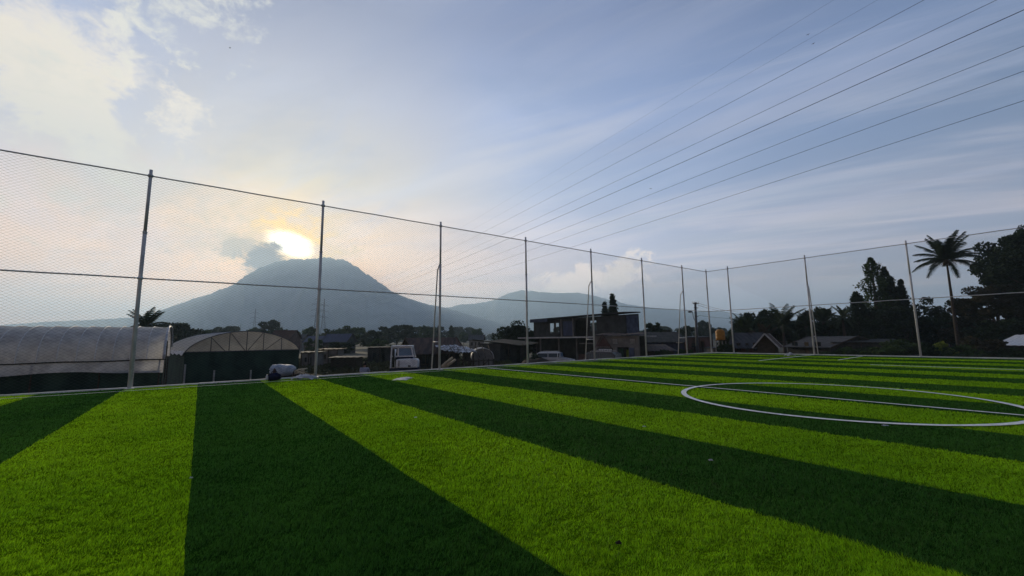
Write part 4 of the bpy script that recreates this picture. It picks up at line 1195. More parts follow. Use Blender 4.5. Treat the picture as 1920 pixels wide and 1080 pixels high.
def person():
    Y = 23.4; x = gx(681, Y, GZ); t = thing('person', 'person in a grey shirt with dark hair stooping on the far side of the fence', 'person', (x, Y, GZ - .02), R(0))
    J = [((0, 0, .93), (.15, .12)), ((0, .03, 1.12), (.135, .10)), ((-.02, .09, 1.36), (.17, .11)), ((-.03, .15, 1.48), (.07, .06)), ((-.04, .20, 1.56), (.055, .055)),
         ((-.04, .24, 1.64), (.085, .10)), ((-.04, .25, 1.73), (.075, .085)),
         ((-.21, .12, 1.42), .055), ((-.27, .22, 1.15), .045), ((-.22, .42, .98), .033), ((-.20, .50, .95), (.022, .04)),
         ((.17, .12, 1.42), .055), ((.27, .20, 1.16), .045), ((.24, .38, .96), .033), ((.23, .46, .93), (.022, .04)),
         ((-.10, 0, .86), .095), ((-.12, .05, .48), .062), ((-.13, 0, .09), .042), ((-.13, .16, .04), (.045, .03)),
         ((.10, 0, .86), .095), ((.13, .03, .48), .062), ((.15, -.03, .09), .042), ((.15, .13, .04), (.045, .03))]
    E_ = [(0, 1), (1, 2), (2, 3), (3, 4), (4, 5), (5, 6), (2, 7), (7, 8), (8, 9), (9, 10), (2, 11), (11, 12), (12, 13), (13, 14), (0, 15), (15, 16), (16, 17), (17, 18), (0, 19), (19, 20), (20, 21), (21, 22)]
    for hx, (px_, py_, pz_), base in ((-1, (-.20, .50, .95), 10), (1, (.23, .46, .93), 14)):
        for k, ln in enumerate((.065, .08, .085, .078, .06)):
            off = (k - 2) * .019
            i0 = len(J)
            if k == 0:
                J += [((px_ + .035 * -hx, py_ + .0, pz_ + .02), .010), ((px_ + .05 * -hx, py_ + .045, pz_ - .0), .008)]
            else:
                J += [((px_ + off * .3, py_ + .04, pz_ - off), .009), ((px_ + off * .3, py_ + .04 + ln * .7, pz_ - off - .03), .008)]
            E_ += [(base, i0), (i0, i0 + 1)]
    skinned('body', J, E_, M['skin'], t)
    g = lambda j, k: (j[0], tuple(v * k for v in j[1]) if isinstance(j[1], tuple) else j[1] * k)
    S_ = [g(J[0], 1.3), g(J[1], 1.45), g(J[2], 1.35)] + [((-.03, .13, 1.47), (.11, .09))] + [g(J[7], 1.7), ((-.26, .18, 1.24), .075)] + [g(J[11], 1.7), ((.26, .17, 1.24), .075)]
    skinned('shirt', S_, [(0, 1), (1, 2), (2, 3), (2, 4), (4, 5), (2, 6), (6, 7)], M['shirt'], t)
    T_ = [((0, 0, .95), (.165, .135)), g(J[15], 1.15), g(J[16], 1.25), ((-.13, 0, .12), .06), g(J[19], 1.15), g(J[20], 1.25), ((.15, -.03, .12), .06)]
    skinned('trousers', T_, [(0, 1), (1, 2), (2, 3), (0, 4), (4, 5), (5, 6)], M['navy'], t)
    mb = MB(); mb.ellipsoid((-.04, .225, 1.70), (.098, .105, .115), 16, 10, .08); mb.build('hair', M['hair'], t)


person()

# ------------------------------------------------------------------ sacks and litter at the pitch edge
def crumple(name, label, cat, c, size, mtl, seed, flat=1.0, thick=.01):
    rs = random.Random(seed); mb = MB()
    def fn(u, v):
        x, y = (u - .5) * 2, (v - .5) * 2
        e = max(0, 1 - (abs(x) ** 2.5 + abs(y) ** 2.5) * .55) ** .8
        p = Vector((x * size[0] / 2 * (1 + .18 * mnoise.noise(Vector((v * 4, seed, 0)))), y * size[1] / 2 * (1 + .2 * mnoise.noise(Vector((u * 4, seed, 5)))), 0))
        h = size[2] * e * (0.55 + 0.9 * mnoise.noise(Vector((u * 3.2, v * 3.2, seed))) + .5 * abs(mnoise.noise(Vector((u * 8, v * 8, seed + 3)))))
        return Vector(c) + p + Vector((0, 0, max(.004, h)))
    mb.grid(fn, 34, 26)
    o = mb.build(name, mtl); s = o.modifiers.new('thick', 'SOLIDIFY'); s.thickness = thick; s.offset = -1
    return tag(o, label, cat)


def sack_pile():
    Y = 15.6; c = at(531, 692, Y)
    t = thing('sack', 'bulging pale blue-grey woven sack lying on the soil beyond the curb', 'sack', (c.x, c.y, c.z - .25), R(-4))
    mb = MB()
    sp = lambda w, e: math.copysign(abs(w) ** e, w)
    def fn(u, v):
        a = 2 * PI * u; b = PI * (v - .5)
        d = Vector((sp(math.sin(b), .55), sp(math.cos(a), .8) * sp(math.cos(b), .6), sp(math.sin(a), .75) * sp(math.cos(b), .6)))
        tilt = 1.0 - .16 * d.x
        q = 1 + .12 * mnoise.noise(d * 1.8) + .07 * mnoise.noise(d * 5 + Vector((0, 0, 4)))
        return Vector((d.x * .43 * (1 + .05 * mnoise.noise(d * 3)), d.y * .28 * q, max(0, .21 + d.z * .215 * q * tilt)))
    mb.grid(fn, 46, 34); mb.build('bag', M['sack'], t)
    mb = MB()       # gathered, torn neck of the sack
    mb.grid(lambda u, v: Vector((-.36 - .09 * v - .03 * math.sin(u * 31), .17 * math.cos(2 * PI * u) * (1 - .45 * v) - .03, .23 + .19 * math.sin(2 * PI * u) * (1 - .5 * v) + .03 * math.sin(u * 40) * v)), 40, 6)
    o = mb.build('gathered_neck', M['tarp'], t); s = o.modifiers.new('thick', 'SOLIDIFY'); s.thickness = .012
    bz = Vector(t.location)
    b = thing('straw_bundle', 'loose bundle of pale straw stalks poking out beside the bulging sack', 'straw', bz + Vector((.45, 0, .02)))
    rs = random.Random(5); mb = MB()
    for k in range(22):
        y = rs.uniform(-.08, .08); z = rs.uniform(.0, .16)
        mb.tube([(-.05 + rs.uniform(-.03, .05), y, z), (.18, y * 1.5, z + .06 + rs.uniform(-.02, .03)), (rs.uniform(.3, .44), y * 2.6, z * 1.3 + .03 + rs.uniform(-.06, .05))], .0065, 4)
    mb.build('stalks', M['straw'], b)['kind'] = 'stuff'
    mb = MB(); mb.tube([(.0, -.1, .0), (.0, -.11, .1), (.0, 0, .2), (.0, .11, .1), (.0, .1, 0)], .015, 6); mb.build('tie', M['timber'], b)
    # dark supports below: a heap of soil under the sack
    mb = MB(); mb.ellipsoid(bz + Vector((.15, .5, -.30)), (1.3, .75, .36), 26, 12, .25, 3); tag(mb.build('soil_heap', M['soil']), 'dark heap of soil under the bulging sack', 'soil heap')
    # navy bag on the curb
    p = at(511.5, 712, 14.3); p = UV(28.38 + 0.95 + .62, -.12, .02)
    q = at(513, 711, 13.9)
    t = thing('bag', 'dark navy cloth bag slumped on the curb in front of the sack', 'bag', (q.x, q.y, .0), R(38))
    mb = MB(); mb.ellipsoid((0, 0, .12), (.22, .13, .135), 20, 12, .25, 4); mb.build('pouch', M['navy'], t)
    mb = MB(); mb.tube([(-.1, 0, .2), (-.05, 0, .31), (.06, 0, .33), (.12, 0, .21)], .013, 6); mb.build('handle', M['navy'], t)
    mb = MB(); mb.ellipsoid((0.02, .05, .30), (.05, .04, .10), 10, 8, .2, 2); mb.build('brown_flap', M['rust'], t)
    q2 = at(500, 713, 13.65)
    t = thing('plastic_bottle', 'small crushed white plastic bottle on the curb next to the navy bag', 'bottle', (q2.x, q2.y, .05))
    mb = MB(); mb.tube([(0, 0, 0), (0, 0, .02), (0.005, 0, .08), (0, 0, .13), (0, 0, .15)], [.035, .04, .034, .035, .015], 12); mb.build('bottle_body', M['tarp'], t)
    mb = MB(); mb.tube([(0, 0, .15), (0, 0, .175)], .016, 10); mb.build('cap', M['white'], t)
    c = at(571, 711, 14.25)
    crumple('plastic_sheet', 'crumpled white plastic sheet draped over the curb at the foot of a fence post', 'plastic sheet', (c.x, c.y, .01), (.72, .42, .16), M['tarp'], 3)
    g = gnd(756, 710.5)
    crumple('cloth', 'flat white cloth lying alone on the light green stripe of the pitch', 'cloth', (g.x, g.y, .004), (.48, .95, .035), M['tarp'], 8)
    g = gnd(1481, 668)
    crumple('plastic_sheet', 'small white plastic heap on the far edge of the pitch beside a braced post', 'plastic sheet', (g.x, g.y, .03), (.5, .35, .2), M['tarp'], 12)


def gnd(px, py, z=0.0):
    d = ray(px, py); t = (z - EYE) / d.z
    return Vector((0, 0, EYE)) + d * t


sack_pile()
for i, (px, py, sz, lb) in enumerate(((779, 787, .030, 'tiny white scrap on the light stripe ahead of the camera'), (1333, 870, .028, 'tiny white scrap on the dark stripe at the middle of the pitch'),
                              (1660, 803, .05, 'white scrap on the turf just outside the centre circle'), (358, 904, .018, 'tiny white scrap on the dark stripe close to its edge'),
                              (1208, 805, .03, 'tiny pale scrap beside the light stripe short of the circle'))):
    g = gnd(px, py); crumple('paper_scrap', lb, 'litter', (g.x, g.y, .035), (sz * 1.4, sz, .015), M['tarp'], 20 + i, thick=.002)['group'] = 'scraps on the pitch'
g = gnd(1160, 1031)
crumple('dead_leaf', 'small dark brown dead leaf lying on the turf in the foreground', 'leaf', (g.x, g.y, .035), (.035, .025, .02), M['timber'], 31, thick=.002)

# soil mounds and rubble behind the fence
for i, (px, Y, w, h, lb) in enumerate(((604, 19, 1.6, .75, 'dark soil mound by the foot of the fence post past the sack'), (648, 21, 2.0, .95, 'dark soil mound with dry grass next to the stooping person'),
                                   (705, 23, 1.5, .8, 'dark soil mound between the person and the white digger'), (1010, 38, 2.4, 1.0, 'dark heap of rubble beside the silver car'),
                                   (330, 20.5, 1.2, .9, 'dark heap between the two greenhouses'))):
    mb = MB(); mb.ellipsoid((gx(px, Y, GZ), Y, GZ), (w, w * .7, h), 34, 16, .35, i * 3.0)
    tag(mb.build('soil_mound', M['soil']), lb, 'soil mound', 'soil mounds behind the fence')

# ------------------------------------------------------------------ power line
AZL = R(-30); DL = Vector((math.sin(AZL), math.cos(AZL), 0)); NL = Vector((math.cos(AZL), -math.sin(AZL), 0))


def pylon(name_label, P, H, arms, group, rot=0.0, base=3.2, rr=.10):
    t = thing('pylon', name_label, 'pylon', P, 0, group)
    ax = Vector((NL.x, NL.y, 0)); ay = Vector((DL.x, DL.y, 0))
    def cr(z):
        k = z / H; w = base * (1 - k) ** 1.5 + .55 * (1 - k * .6)
        return [ax * (sx * w) + ay * (sy * w) + Vector((0, 0, z)) for sx, sy in ((-1, -1), (1, -1), (1, 1), (-1, 1))]
    zs = [0, .12, .24, .36, .46, .55, .63, .71, .79, .87, .94, 1.0]
    for k in range(4):
        mb = MB(); mb.tube([cr(z * H)[k] for z in zs], rr * 1.3, 5); mb.build('leg', M['pylon'], t)
    mb = MB()
    for a, b in zip(zs, zs[1:]):
        A, B = cr(a * H), cr(b * H)
        for k in range(4):
            mb.tube([A[k], B[(k + 1) % 4]], rr * .6, 4); mb.tube([A[(k + 1) % 4], B[k]], rr * .6, 4); mb.tube([B[k], B[(k + 1) % 4]], rr * .6, 4)
    mb.build('lattice', M['pylon'], t)
    for z, w in arms:
        mb = MB(); c = Vector((0, 0, z))
        for s in (-1, 1):
            mb.tube([c, c + ax * (s * w)], rr, 4); mb.tube([c + Vector((0, 0, 1.6)), c + ax * (s * w)], rr * .8, 4)
        m_ = mb.build('crossarm', M['pylon'], t)
        mb = MB()
        for s in (-1, 1): mb.tube([c + ax * (s * w), c + ax * (s * w) - Vector((0, 0, 1.6))], .09, 5)
        mb.build('insulators', M['pylon'], m_)
    return t


D0 = 35.0
SP = 455.0
gp = 'lattice pylons on the plain below the volcano'
pc = NL * D0 + DL * SP + Vector((0, 0, GZ))
pylon('tall slender lattice pylon directly behind the third fence post', pc, 48 - GZ, ((28, 5.5), (34, 5.5), (40, 5.0), (45, 2.5)), gp)
pylon('second slender lattice pylon just beyond its tall neighbour', NL * 47 + DL * 520 + Vector((0, 0, GZ)), 52, ((30, 5), (37, 5), (44, 4.5)), gp)
pylon('farther hazy lattice pylon above the arched greenhouse', Vector((gx(475, 600, 0), 600, GZ)), 51, ((31, 5.5), (38, 5.5), (45, 5)), gp)
pylon('faint small lattice pylon farthest away near the round hazy tree', Vector((gx(449, 950, 0), 950, GZ)), 45, ((28, 6), (35, 6), (41, 5)), gp)


def wires():
    names = ('topmost', 'second', 'third and boldest', 'fourth', 'fifth', 'lowest')
    for k, hd in enumerate((.61, .545, .508, .450, .410, .363)):
        z0 = EYE + hd * D0 - .2; kk = 1.0e-4
        pts = []
        for s in np.concatenate([np.linspace(-260, 0, 14)[:-1], np.linspace(0, 120, 25)[:-1], np.linspace(120, SP, 20)]):
            p = NL * D0 + DL * float(s); pts.append(Vector((p.x, p.y, z0 + kk * (s - 40) ** 2)))
        mb = MB(); mb.tube(pts, 0.021 if k == 2 else .014, 5)
        tag(mb.build('power_cable', M['wire']), f'{names[k]} of the six dark power cables slanting across the sky', 'power cable', 'overhead power cables')
    for k, (hd, dd) in enumerate(((.655, 35), (.71, 35))):
        pts = []
        for s in np.linspace(-200, SP, 50):
            p = NL * dd + DL * float(s); pts.append(Vector((p.x, p.y, EYE + hd * D0 + 8e-5 * (s - 40) ** 2)))
        mb = MB(); mb.tube(pts, .006, 4)
        tag(mb.build('earth_wire', M['wire']), ('faint thin wire just above the six dark power cables', 'faintest and highest thin wire across the sky')[k], 'wire', 'overhead power cables')


wires()

for i, (px, py, Y, lb) in enumerate(((431, 90, 60, 'tiny dark bird flying alone high above the volcano'), (1515, 65, 55, 'tiny dark bird, upper of the pair above the power cables'),
                             (1525, 82, 55, 'tiny dark bird, lower of the pair above the power cables'), (1220, 354, 70, 'tiny dark bird gliding below the power cables'))):
    p = at(px, py, Y); t = thing('bird', lb, 'bird', p, rnd.uniform(0, 6), 'birds in the sky')
    mb = MB(); mb.ellipsoid((0, 0, 0), (.10, .035, .035), 10, 6); mb.ellipsoid((.11, 0, .015), (.03, .022, .022), 8, 5)
    mb.add([(-.08, -.012, 0), (-.08, .012, 0), (-.18, .035, 0), (-.18, -.035, 0)], [(0, 1, 2, 3)])
    for s in (-1, 1):
        mb.add([(.05, s * .02, .01), (-.05, s * .02, .01), (-.06, s * .13, .05), (-.03, s * .26, .03), (.03, s * .14, .06)], [(0, 1, 2, 3, 4)])
    mb.build('bird_body', M['bird'], t)

# ------------------------------------------------------------------ vegetation
def leaf_quads(pts, size, rs, flat=0.3, aspect=1.6):
    """one small folded leaf per point"""
    n = len(pts)
    d = rs.normal(size=(n, 3)); d /= np.linalg.norm(d, axis=1)[:, None]
    e = rs.normal(size=(n, 3)); e[:, 2] *= flat; e -= d * np.sum(e * d, 1)[:, None]; e /= np.linalg.norm(e, axis=1)[:, None] + 1e-6
    s = size * rs.uniform(.6, 1.35, n)[:, None]
    a = d * s * aspect / 2; b = e * s / 2
    V = np.stack([pts - a, pts - b, pts + a, pts + b], 1).reshape(-1, 3)
    return V, np.arange(n * 4).reshape(-1, 4)


def broad_crown(seed, rx, rz, n, size, nclump=40, gap=.55, zc=0.0, lump=.2):
    rs = np.random.RandomState(seed)
    cs = []
    while len(cs) < nclump:
        p = rs.uniform(-1, 1, 3); r = np.linalg.norm(p)
        if .45 < r < .95 and p[2] > -.75: cs.append(p * (1 + .15 * rs.uniform(-1, 1)))
    cs = np.array(cs)
    k = rs.randint(0, nclump, n); sd = lump * rs.uniform(.6, 1.3, nclump)[k][:, None]
    off = rs.normal(size=(n, 3)); off /= np.linalg.norm(off, axis=1)[:, None]; off *= rs.uniform(.4, 1.15, n)[:, None] ** .6
    p = cs[k] + off * sd * [1, 1, .8]
    p = p * [rx, rx, rz] + [0, 0, zc]
    return leaf_quads(p, size, rs), cs * [rx, rx, rz] + [0, 0, zc]


PROTO = {}


def tree(name, label, cat, loc, H, Wd, kind='leaf', seed=0, n=5000, size=.24, trunk=.35, group=None, nclump=40, lump=.22, rz=0.0, detail=True):
    """broadleaf: tapered trunk, limbs to the clumps, crown of small leaf faces"""
    t = thing(name, label, cat, loc, rz, group)
    h0 = H * trunk; rzc = (H - h0) / 2; zc = h0 + rzc
    (V, Fc), cs = broad_crown(seed, Wd / 2, rzc, n, size, nclump, zc=zc, lump=lump)
    mesh_np('crown', V, Fc, M[kind], t)
    mb = MB(); r = max(.09, H * .022)
    rr = random.Random(seed)
    mid = Vector((rr.uniform(-.3, .3), rr.uniform(-.3, .3), h0))
    mb.tube([(0, 0, -.3), mid * .5, mid, (mid.x * .6, mid.y * .6, zc)], [r * 1.3, r, r * .85, r * .3], 8)
    for c in cs[:14 if detail else 5]:
        c = Vector(c); mb.tube([mid * (.9 + .1 * rr.random()), mid.lerp(c, .5) + Vector((0, 0, .06 * H * rr.random())), c], [r * .5, r * .28, r * .08], 5, False)
    mb.build('trunk', M['bark'], t)
    return t


def conifer(label, loc, H, Wd, seed, kind='leafd', n=2600, size=.22, name='conifer_tree', group=None, col=False):
    t = thing(name, label, 'tree', loc, 0, group); rs = np.random.RandomState(seed)
    z = rs.uniform(.10, 1.0, n) ** 1.0
    if col: rad = np.sin(np.clip((1 - z) * 3.3, 0, PI / 2)) ** .7 * (.75 + .25 * np.sin(z * 33 + seed)) * np.where(z < .2, z / .2, 1)
    else: rad = (1 - z) ** .85 * (.72 + .28 * np.abs(np.sin(z * 26 + seed)))
    a = rs.uniform(0, 2 * PI, n); q = rs.uniform(.35, 1, n) ** .5
    lob = 1 + .22 * np.sin(a * 3 + z * 14 + seed)
    p = np.stack([np.cos(a) * rad * q * lob * Wd / 2, np.sin(a) * rad * q * lob * Wd / 2, z * H - (0 if col else q * rad * .08 * H)], 1) + rs.normal(size=(n, 3)) * .13
    V, Fc = leaf_quads(p, size, rs)
    mesh_np('crown', V, Fc, M[kind], t)
    mb = MB(); r = H * .016
    mb.tube([(0, 0, -.3), (0, 0, H * .5), (0, 0, H * .96)], [r * 1.3, r, r * .2], 7); mb.build('trunk', M['bark'], t)
    return t


def palm(label, loc, H, seed, frond=3.6, nf=22, lean=(0, 0), group=None, kind='palmleaf', nuts=False, droop=1.0, name='palm_tree', upright=0.0, r0=.2, dense=30, lw=.075):
    t = thing(name, label, 'palm tree', loc, 0, group); rs = random.Random(seed)
    top = Vector((lean[0], lean[1], H))
    mb = MB(); pts = [Vector((lean[0] * (q ** 1.8), lean[1] * (q ** 1.8), H * q)) for q in np.linspace(0, 1, 12)]; pts[0].z = -.3
    mb.tube(pts, [r0 * (1.35 - .75 * q) * (1 + .05 * (i % 2)) for i, q in enumerate(np.linspace(0, 1, 12))], 9)
    for i in range(6): mb.ellipsoid(top + Vector((rs.uniform(-.15, .15), rs.uniform(-.15, .15), -.1 + .1 * rs.random())), (.2, .2, .35), 8, 6)
    mb.build('trunk', M['palmbark'], t)
    mb = MB()
    for k in range(nf):
        a = 2 * PI * k / nf * 2.4 + rs.uniform(-.2, .2); el0 = R(rs.choice((86, 78, 68, 56, 42, 26, 10, -4)) + rs.uniform(-8, 8)) + upright * .3
        L = frond * rs.uniform(.82, 1.1); out = Vector((math.cos(a), math.sin(a), 0)); side = Vector((-out.y, out.x, 0))
        P = top + Vector((0, 0, .1)); path = [P.copy()]; ns = 12; an = el0
        for q in range(ns):
            P = P + (out * math.cos(an) + Vector((0, 0, math.sin(an)))) * (L / ns); path.append(P.copy()); an -= R(4.2 + 3.2 * rs.random()) * droop * (1.25 - .5 * (el0 > 1.0))
        mb.tube(path, [.035 * (1 - .8 * i / ns) for i in range(ns + 1)], 4, False)
        for i in range(dense):
            q = .10 + .9 * i / dense; f = q * ns; j = min(ns - 1, int(f)); b = path[j].lerp(path[j + 1], f - j); tg = (path[j + 1] - path[j]).normalized()
            ll = .21 * frond * (math.sin(PI * min(1, q * .85 + .12)) ** .6) * rs.uniform(.8, 1.1)
            upv = side.cross(tg)
            for s in (-1, 1):
                d = (side * s * .85 + tg * .5 - Vector((0, 0, .28 + .25 * rs.random()))).normalized()
                w = tg * lw / 2
                mb.add([b - w, b + w, b + d * ll * .6 + w * .8 + Vector((0, 0, -.02)), b + d * ll - Vector((0, 0, .1 * ll))], [(0, 1, 2, 3)])
    mb.build('crown', M[kind], t)
    if nuts:
        mb = MB()
        for i in range(9): a = rs.uniform(0, 6.28); mb.ellipsoid(top + Vector((math.cos(a) * .32, math.sin(a) * .32, -.25 - .25 * rs.random())), (.13, .13, .16), 8, 6)
        mb.build('coconuts', M['palmdry'], t)
    return t


def place_top(px, py, Y, zb=GZ):
    """foot and height of something whose top is seen at (px, py) at distance Y"""
    p = at(px, py, Y); return Vector((p.x, Y, zb)), p.z - zb


# the coconut palm
b, h = place_top(1775, 490, 55); foot = Vector((gx(1800, 55, GZ), 55, GZ))
palm('tall coconut palm with a bare slightly leaning trunk standing clear against the sky', foot, h, 4, frond=4.1, nf=38, lean=(b.x - foot.x, 0), nuts=True, r0=.165, dense=46, lw=.09, droop=.75)
# big tree at the edge of the frame
b, h = place_top(1922, 420, 60)
tree('big_tree', 'huge dark broadleaf tree towering beside the coconut palm', 'tree', b + Vector((1.5, 0, 0)), h, 14.0, 'leafd', 11, 42000, .27, .36, nclump=120, lump=.19)
b, h = place_top(1868, 530, 54)
tree('spreading_tree', 'russet leaved tree with drooping branches in front of the huge dark tree', 'tree', b + Vector((-.5, 0, 0)), h, 9.0, 'leafr', 12, 15000, .23, .32, nclump=60, lump=.2)
# columnar trees
gc = 'columnar trees in the dark grove'
for i, (px, py, Y, w, lb, sd) in enumerate(((1632, 484, 70, 3.6, 'tallest columnar tree in the grove with ragged twiggy top', 3), (1657, 502, 72, 2.6, 'columnar tree squeezed against the tallest one', 5), (1666, 522, 70, 3.4, 'dark columnar tree in the middle of the grove', 6),
                                     (1688, 526, 69, 3.4, 'cone shaped tree nearest to the lone fence post', 7), (1604, 549, 66, 2.2, 'small slim spire tree at the edge of the grove', 9))):
    b, h = place_top(px, py, Y); conifer(lb, b, h, w * 1.35, sd, 'leafd' if i else 'leaf', 4600, .26, 'columnar_tree', gc, col=i < 3 or i == 4)
# conifers behind the unfinished building
b, h = place_top(1148, 553, 72); conifer('dark pointed conifer rising behind the roof of the unfinished building', b, h, 4.6, 21, n=4200, size=.28)
b, h = place_top(1138, 568, 71); conifer('shorter conifer leaning against its pointed neighbour behind the roof', b + Vector((-.4, 0, 0)), h, 3.2, 22, n=2600, size=.28)
# round trees in the middle
b, h = place_top(968, 608, 60); tree('round_tree', 'dark round bushy tree beside the unfinished building', 'tree', b, h, 6.4, 'leafd', 31, 15000, .2, .05, nclump=80, lump=.26)
b, h = place_top(1224, 604, 70); tree('small_tree', 'small dark tree showing above the bluish workshop', 'tree', b, h, 3.4, 'leafd', 32, 2600, .24, .3)
b, h = place_top(1248, 618, 66); tree('small_tree', 'reddish bush topping the brown hut roof line', 'tree', b, h, 2.6, 'leafr', 33, 1500, .22, .3)
# palms and bushy trees on the far side
gq = 'palms behind the far fence'
for i, (px, py, Y, fr, kd, lb, up_) in enumerate((
        (1398, 606, 60, 4.4, 'palmleaf', 'pale spreading palm just past the fence post nearest the corner', 0),
        (1468, 588, 66, 5.2, 'palmleaf', 'broad dark palm, tallest above the tin roofed house', 0),
        (1434, 628, 57, 3.4, 'palmdry', 'brownish half dry palm fanning behind the tin roof', 1.2),
        (1580, 588, 64, 3.0, 'palmleaf', 'slender star shaped palm between the barn and the slim spire tree', 0),
        (1512, 600, 68, 3.8, 'palmleaf', 'ragged palm behind the braced fence post', 0),
        (1546, 590, 70, 4.0, 'palmleaf', 'dark palm with upright fronds past the braced post', .5))):
    b, h = place_top(px, py + .62 * fr * F_PX / Y - 12, Y); palm(lb, b, h, 40 + i, frond=fr * .82, nf=22, group=gq, kind=kd, upright=up_, dense=34, lw=.09)
b, h = place_top(272, 617, 52); palm('dark palm top peeping over the long greenhouse', b, h, 60, frond=3.0, nf=20, dense=20, lw=.14)
gb = 'bushy trees behind the far fence'
for i, (px, py, Y, w, kd, lb) in enumerate((
        (1425, 584, 72, 6.5, 'leafd', 'dark rounded tree behind the pale palm'),
        (1405, 596, 74, 5.5, 'leafd', 'lacy dark tree nearest the far corner'),
        (1450, 592, 76, 6.0, 'leafd', 'dark tree filling the space beside the broad palm'),
        (1490, 598, 72, 6.5, 'leafd', 'dark tree behind the barn roof'),
        (1530, 585, 76, 6.0, 'leafr', 'brownish airy tree beyond the braced post'),
        (1560, 605, 70, 6.0, 'leafd', 'low dark tree between the two slender palms'),
        (1598, 600, 70, 6.0, 'leafd', 'dark tree at the foot of the slim spire'),
        (1640, 588, 66, 8.0, 'leafd', 'wide dark tree under the columnar trees'),
        (1690, 582, 66, 7.5, 'leafd', 'dark tree right behind the lone fence post'),
        (1735, 566, 70, 8.5, 'leafd', 'large domed dark tree beside the coconut palm trunk'),
        (1775, 592, 66, 6.5, 'leafd', 'dark tree around the foot of the coconut palm'),
        (1820, 590, 60, 7.0, 'leafr', 'russet dark tree just past the coconut palm'),
        (1890, 600, 52, 7.5, 'leafd', 'dark tree above the white roofed cottage'),
        (1960, 560, 54, 8.5, 'leafd', 'dark tree at the outer edge of the grove'))):
    b, h = place_top(px, py - 6, Y)
    tree('bushy_tree', lb, 'tree', b, h, w, kd, 70 + i, 6500, .27, .08, gb, nclump=44, lump=.24)
gs = 'shrubs along the far edge of the pitch'
for i, (px, py, Y, w, kd, lb) in enumerate((
        (1585, 655, 42, 3.2, 'leaf', 'low green shrub past the barn'), (1618, 652, 40, 3.4, 'leafd', 'dark shrub before the long flat shed'),
        (1650, 648, 38, 3.2, 'leaf', 'grassy green shrub before the long flat shed'), (1690, 634, 39, 4.0, 'leaf', 'rounded green shrub behind the lone fence post'),
        (1722, 646, 37, 3.0, 'leafd', 'dark shrub just past the lone fence post'), (1760, 640, 38, 2.2, 'leafy', 'bright yellow-green shrub near the palm trunk'),
        (1792, 645, 37, 3.4, 'leaf', 'green shrub next to the yellow-green one'), (1835, 628, 38, 3.6, 'leafr', 'tall brownish shrub beside the white roofed cottage'),
        (1868, 655, 36, 2.6, 'leafd', 'dark shrub before the white roofed cottage'), (1905, 658, 35, 3.0, 'leafd', 'dark shrub at the cottage wall'), (1945, 650, 35, 3.4, 'leafd', 'dark shrub beyond the cottage wall'),
        (1550, 660, 44, 2.6, 'leaf', 'small green shrub behind the braced post'), (1358, 645, 46, 2.0, 'leafd', 'dark shrub beside the orange water tank'),
        (1284, 655, 44, 2.0, 'leaf', 'small green shrub by the utility pole'), (1245, 660, 40, 1.8, 'leaf', 'small green shrub in front of the brown hut'),
        (1000, 664, 42, 1.8, 'leafd', 'dark shrub behind the silver car'), (1365, 622, 58, 2.4, 'leafd', 'dark leafy top beside the tin roofed house'))):
    b, h = place_top(px, py, Y)
    tree('shrub', lb, 'shrub', b, h, w, kd, 120 + i, 2200, .17, .03, gs if i < 12 else None, nclump=26, lump=.28, detail=False)


def bank_plants():
    """weeds along the outside of the far curb and under the near fence"""
    rs = np.random.RandomState(9); P = []
    for _ in range(9000):
        v = rs.uniform(-1, 30); o = rs.exponential(2.2) + .9; p = UV(-o, v)
        P.append((p.x, p.y, -.55 + rs.uniform(0, .55) - min(1.0, o * .16)))
    for _ in range(5000):
        u = rs.uniform(0, 34); o = rs.exponential(1.6) + 2.6; p = UV(u, -o)
        P.append((p.x, p.y, ground_z(p.x, p.y) + rs.uniform(-.1, .08)))
    V, Fc = leaf_quads(np.array(P), .13, rs, 1.0, 3.2)
    tag(mesh_np('weeds', V, Fc, M['leaf']), kind='stuff')
    P = []
    for _ in range(16000):
        px = rs.uniform(560, 960); Y = rs.uniform(26, 60); P.append((gx(px, Y, GZ), Y, GZ + rs.uniform(0, .6) ** 1.2))
    V, Fc = leaf_quads(np.array(P), .2, rs, 1.0, 3.5)
    tag(mesh_np('dry_weeds', V, Fc, M['drygrass']), kind='stuff')


bank_plants()

# distant individual trees (each far tree shares one of five crowns)
protos = []
for k, (kd, w, n) in enumerate((('leafd', 9.5, 2600), ('leaf', 8, 2600), ('leafd', 12, 3200), ('leaf', 10, 3000))):
    t = tree('far_tree', 'x', 'tree', (0, 0, 0), 9.0, w, kd, 200 + k, n, .55, .15, 'x', nclump=30, lump=.26, detail=False)
    protos.append(t)
used = set()
gf = 'hazy trees of the middle distance'
def far_tree(k, px, py, Y, lb, group=gf, wf=1.0):
    b, h = place_top(px, py, Y)
    if k in used: o = copy_tree(protos[k])
    else: o = protos[k]; used.add(k)
    o.location = b; s = h / 9.0; o.scale = (s * wf, s * wf, s); o.rotation_euler = (0, 0, rnd.uniform(0, 6.28))
    o['label'] = lb; o['group'] = group; return o


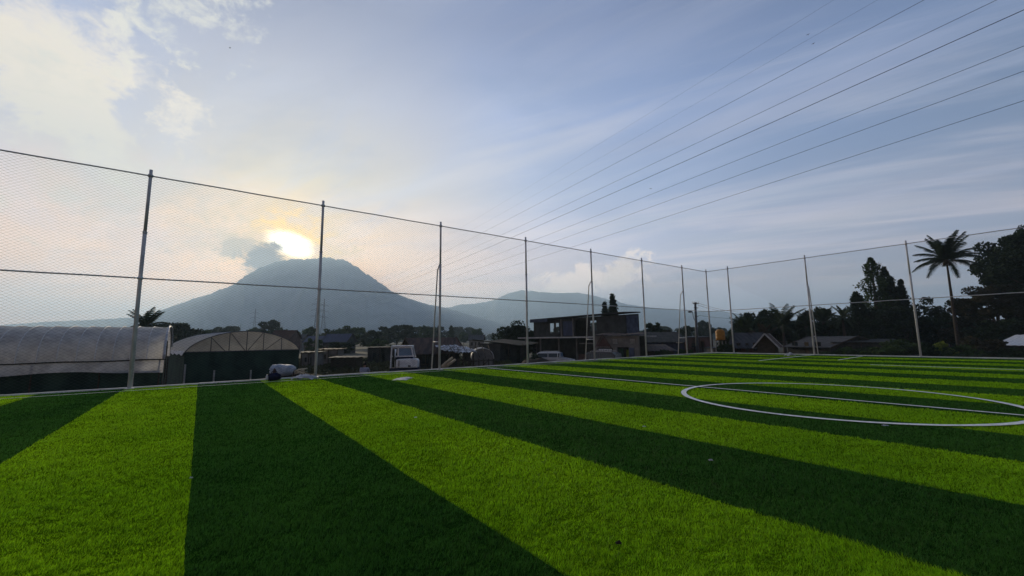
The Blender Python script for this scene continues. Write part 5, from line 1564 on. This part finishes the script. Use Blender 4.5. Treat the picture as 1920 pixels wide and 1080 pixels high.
far_tree(0, 508, 604, 185, 'big round hazy tree standing above the reddish village roof', wf=1.1)
far_tree(1, 660, 611, 150, 'wide hazy green tree beyond the second braced post', wf=1.3)
far_tree(2, 745, 608, 170, 'broad domed hazy tree behind the white digger', wf=1.3)
far_tree(3, 575, 614, 160, 'hazy tree just before the tall pylons')
far_tree(1, 625, 616, 165, 'hazy tree at the foot of the tall pylons', wf=1.2)
far_tree(0, 700, 622, 120, 'green tree between the two domed hazy ones', wf=1.3)
far_tree(2, 425, 610, 210, 'hazy tree above the arched greenhouse ridge')
far_tree(3, 470, 615, 220, 'hazy tree at the foot of the farther pylon')
far_tree(0, 345, 611, 90, 'dark tree filling the space between the greenhouses', wf=1.2)
far_tree(1, 385, 618, 120, 'dark green tree behind the arched greenhouse shoulder', wf=1.2)
far_tree(2, 318, 604, 110, 'dark tree over the far end of the long greenhouse', wf=.8)
far_tree(3, 800, 612, 190, 'hazy tree seen between the pipes of the braced post', wf=.8)
far_tree(0, 825, 613, 240, 'hazy tree beside the slim cypress', wf=.8)
far_tree(1, 870, 622, 230, 'low hazy tree past the slim cypress')
far_tree(2, 640, 640, 78, 'green bushy tree above the huts', wf=1.4)
far_tree(3, 712, 636, 84, 'dark green bushy tree beside the digger', wf=1.2)
far_tree(1, 590, 634, 88, 'green bushy tree next to the trussed greenhouse', wf=1.0)
far_tree(0, 1290, 614, 110, 'dark rounded tree behind the utility pole', wf=1.0)
b, h = place_top(846, 611, 200); conifer('slim dark cypress in the hazy tree line', b, h, 3.2, 61, n=1500, size=.5, name='cypress_tree', col=True)
rl = random.Random(77)
labels = ('hazy tree in the distant tree line', )
for i in range(64):
    px = rl.uniform(-60, 1420); Y = rl.uniform(170, 420)
    py = 632 - px * .0105 - rl.uniform(2, 15) * (250 / Y) ** .3 + 2
    far_tree(rl.randrange(4), px, py, Y, 'hazy dark tree merging into the distant tree line below the mountains', 'trees merging into the distant tree line', rl.uniform(.8, 1.6))


def far_wood():
    rs = np.random.RandomState(5); P = []
    for _ in range(520):
        a = rs.uniform(-62, 66); r = rs.uniform(430, 2200); x, y = r * math.sin(R(a)), r * math.cos(R(a))
        h = rs.uniform(6, 13); w = rs.uniform(6, 16)
        n = 90
        d = rs.normal(size=(n, 3)); d /= np.linalg.norm(d, axis=1)[:, None]
        P.append(d * rs.uniform(.5, 1, n)[:, None] * [w, w, h * .6] + [x, y, GZ + h * .55])
    V, Fc = leaf_quads(np.concatenate(P), 3.2, rs)
    tag(mesh_np('far_wood', V, Fc, M['leafd']), kind='stuff')


far_wood()

# ------------------------------------------------------------------ haze
def build_haze():
    m = bpy.data.materials.new('hazy_air'); m.use_nodes = True; nt = m.node_tree; nt.nodes.clear()
    out = nt.nodes.new('ShaderNodeOutputMaterial'); v = nt.nodes.new('ShaderNodeVolumePrincipled')
    v.inputs['Color'].default_value = (0.58, 0.79, 1.0, 1); v.inputs['Density'].default_value = 0.00021
    v.inputs['Anisotropy'].default_value = 0.35
    nt.links.new(v.outputs[0], out.inputs['Volume'])
    mb = MB(); mb.box((0, 4200, 430), (19600, 13600, 900))
    o = mb.build('haze', m); tag(o, kind='stuff')


build_haze()
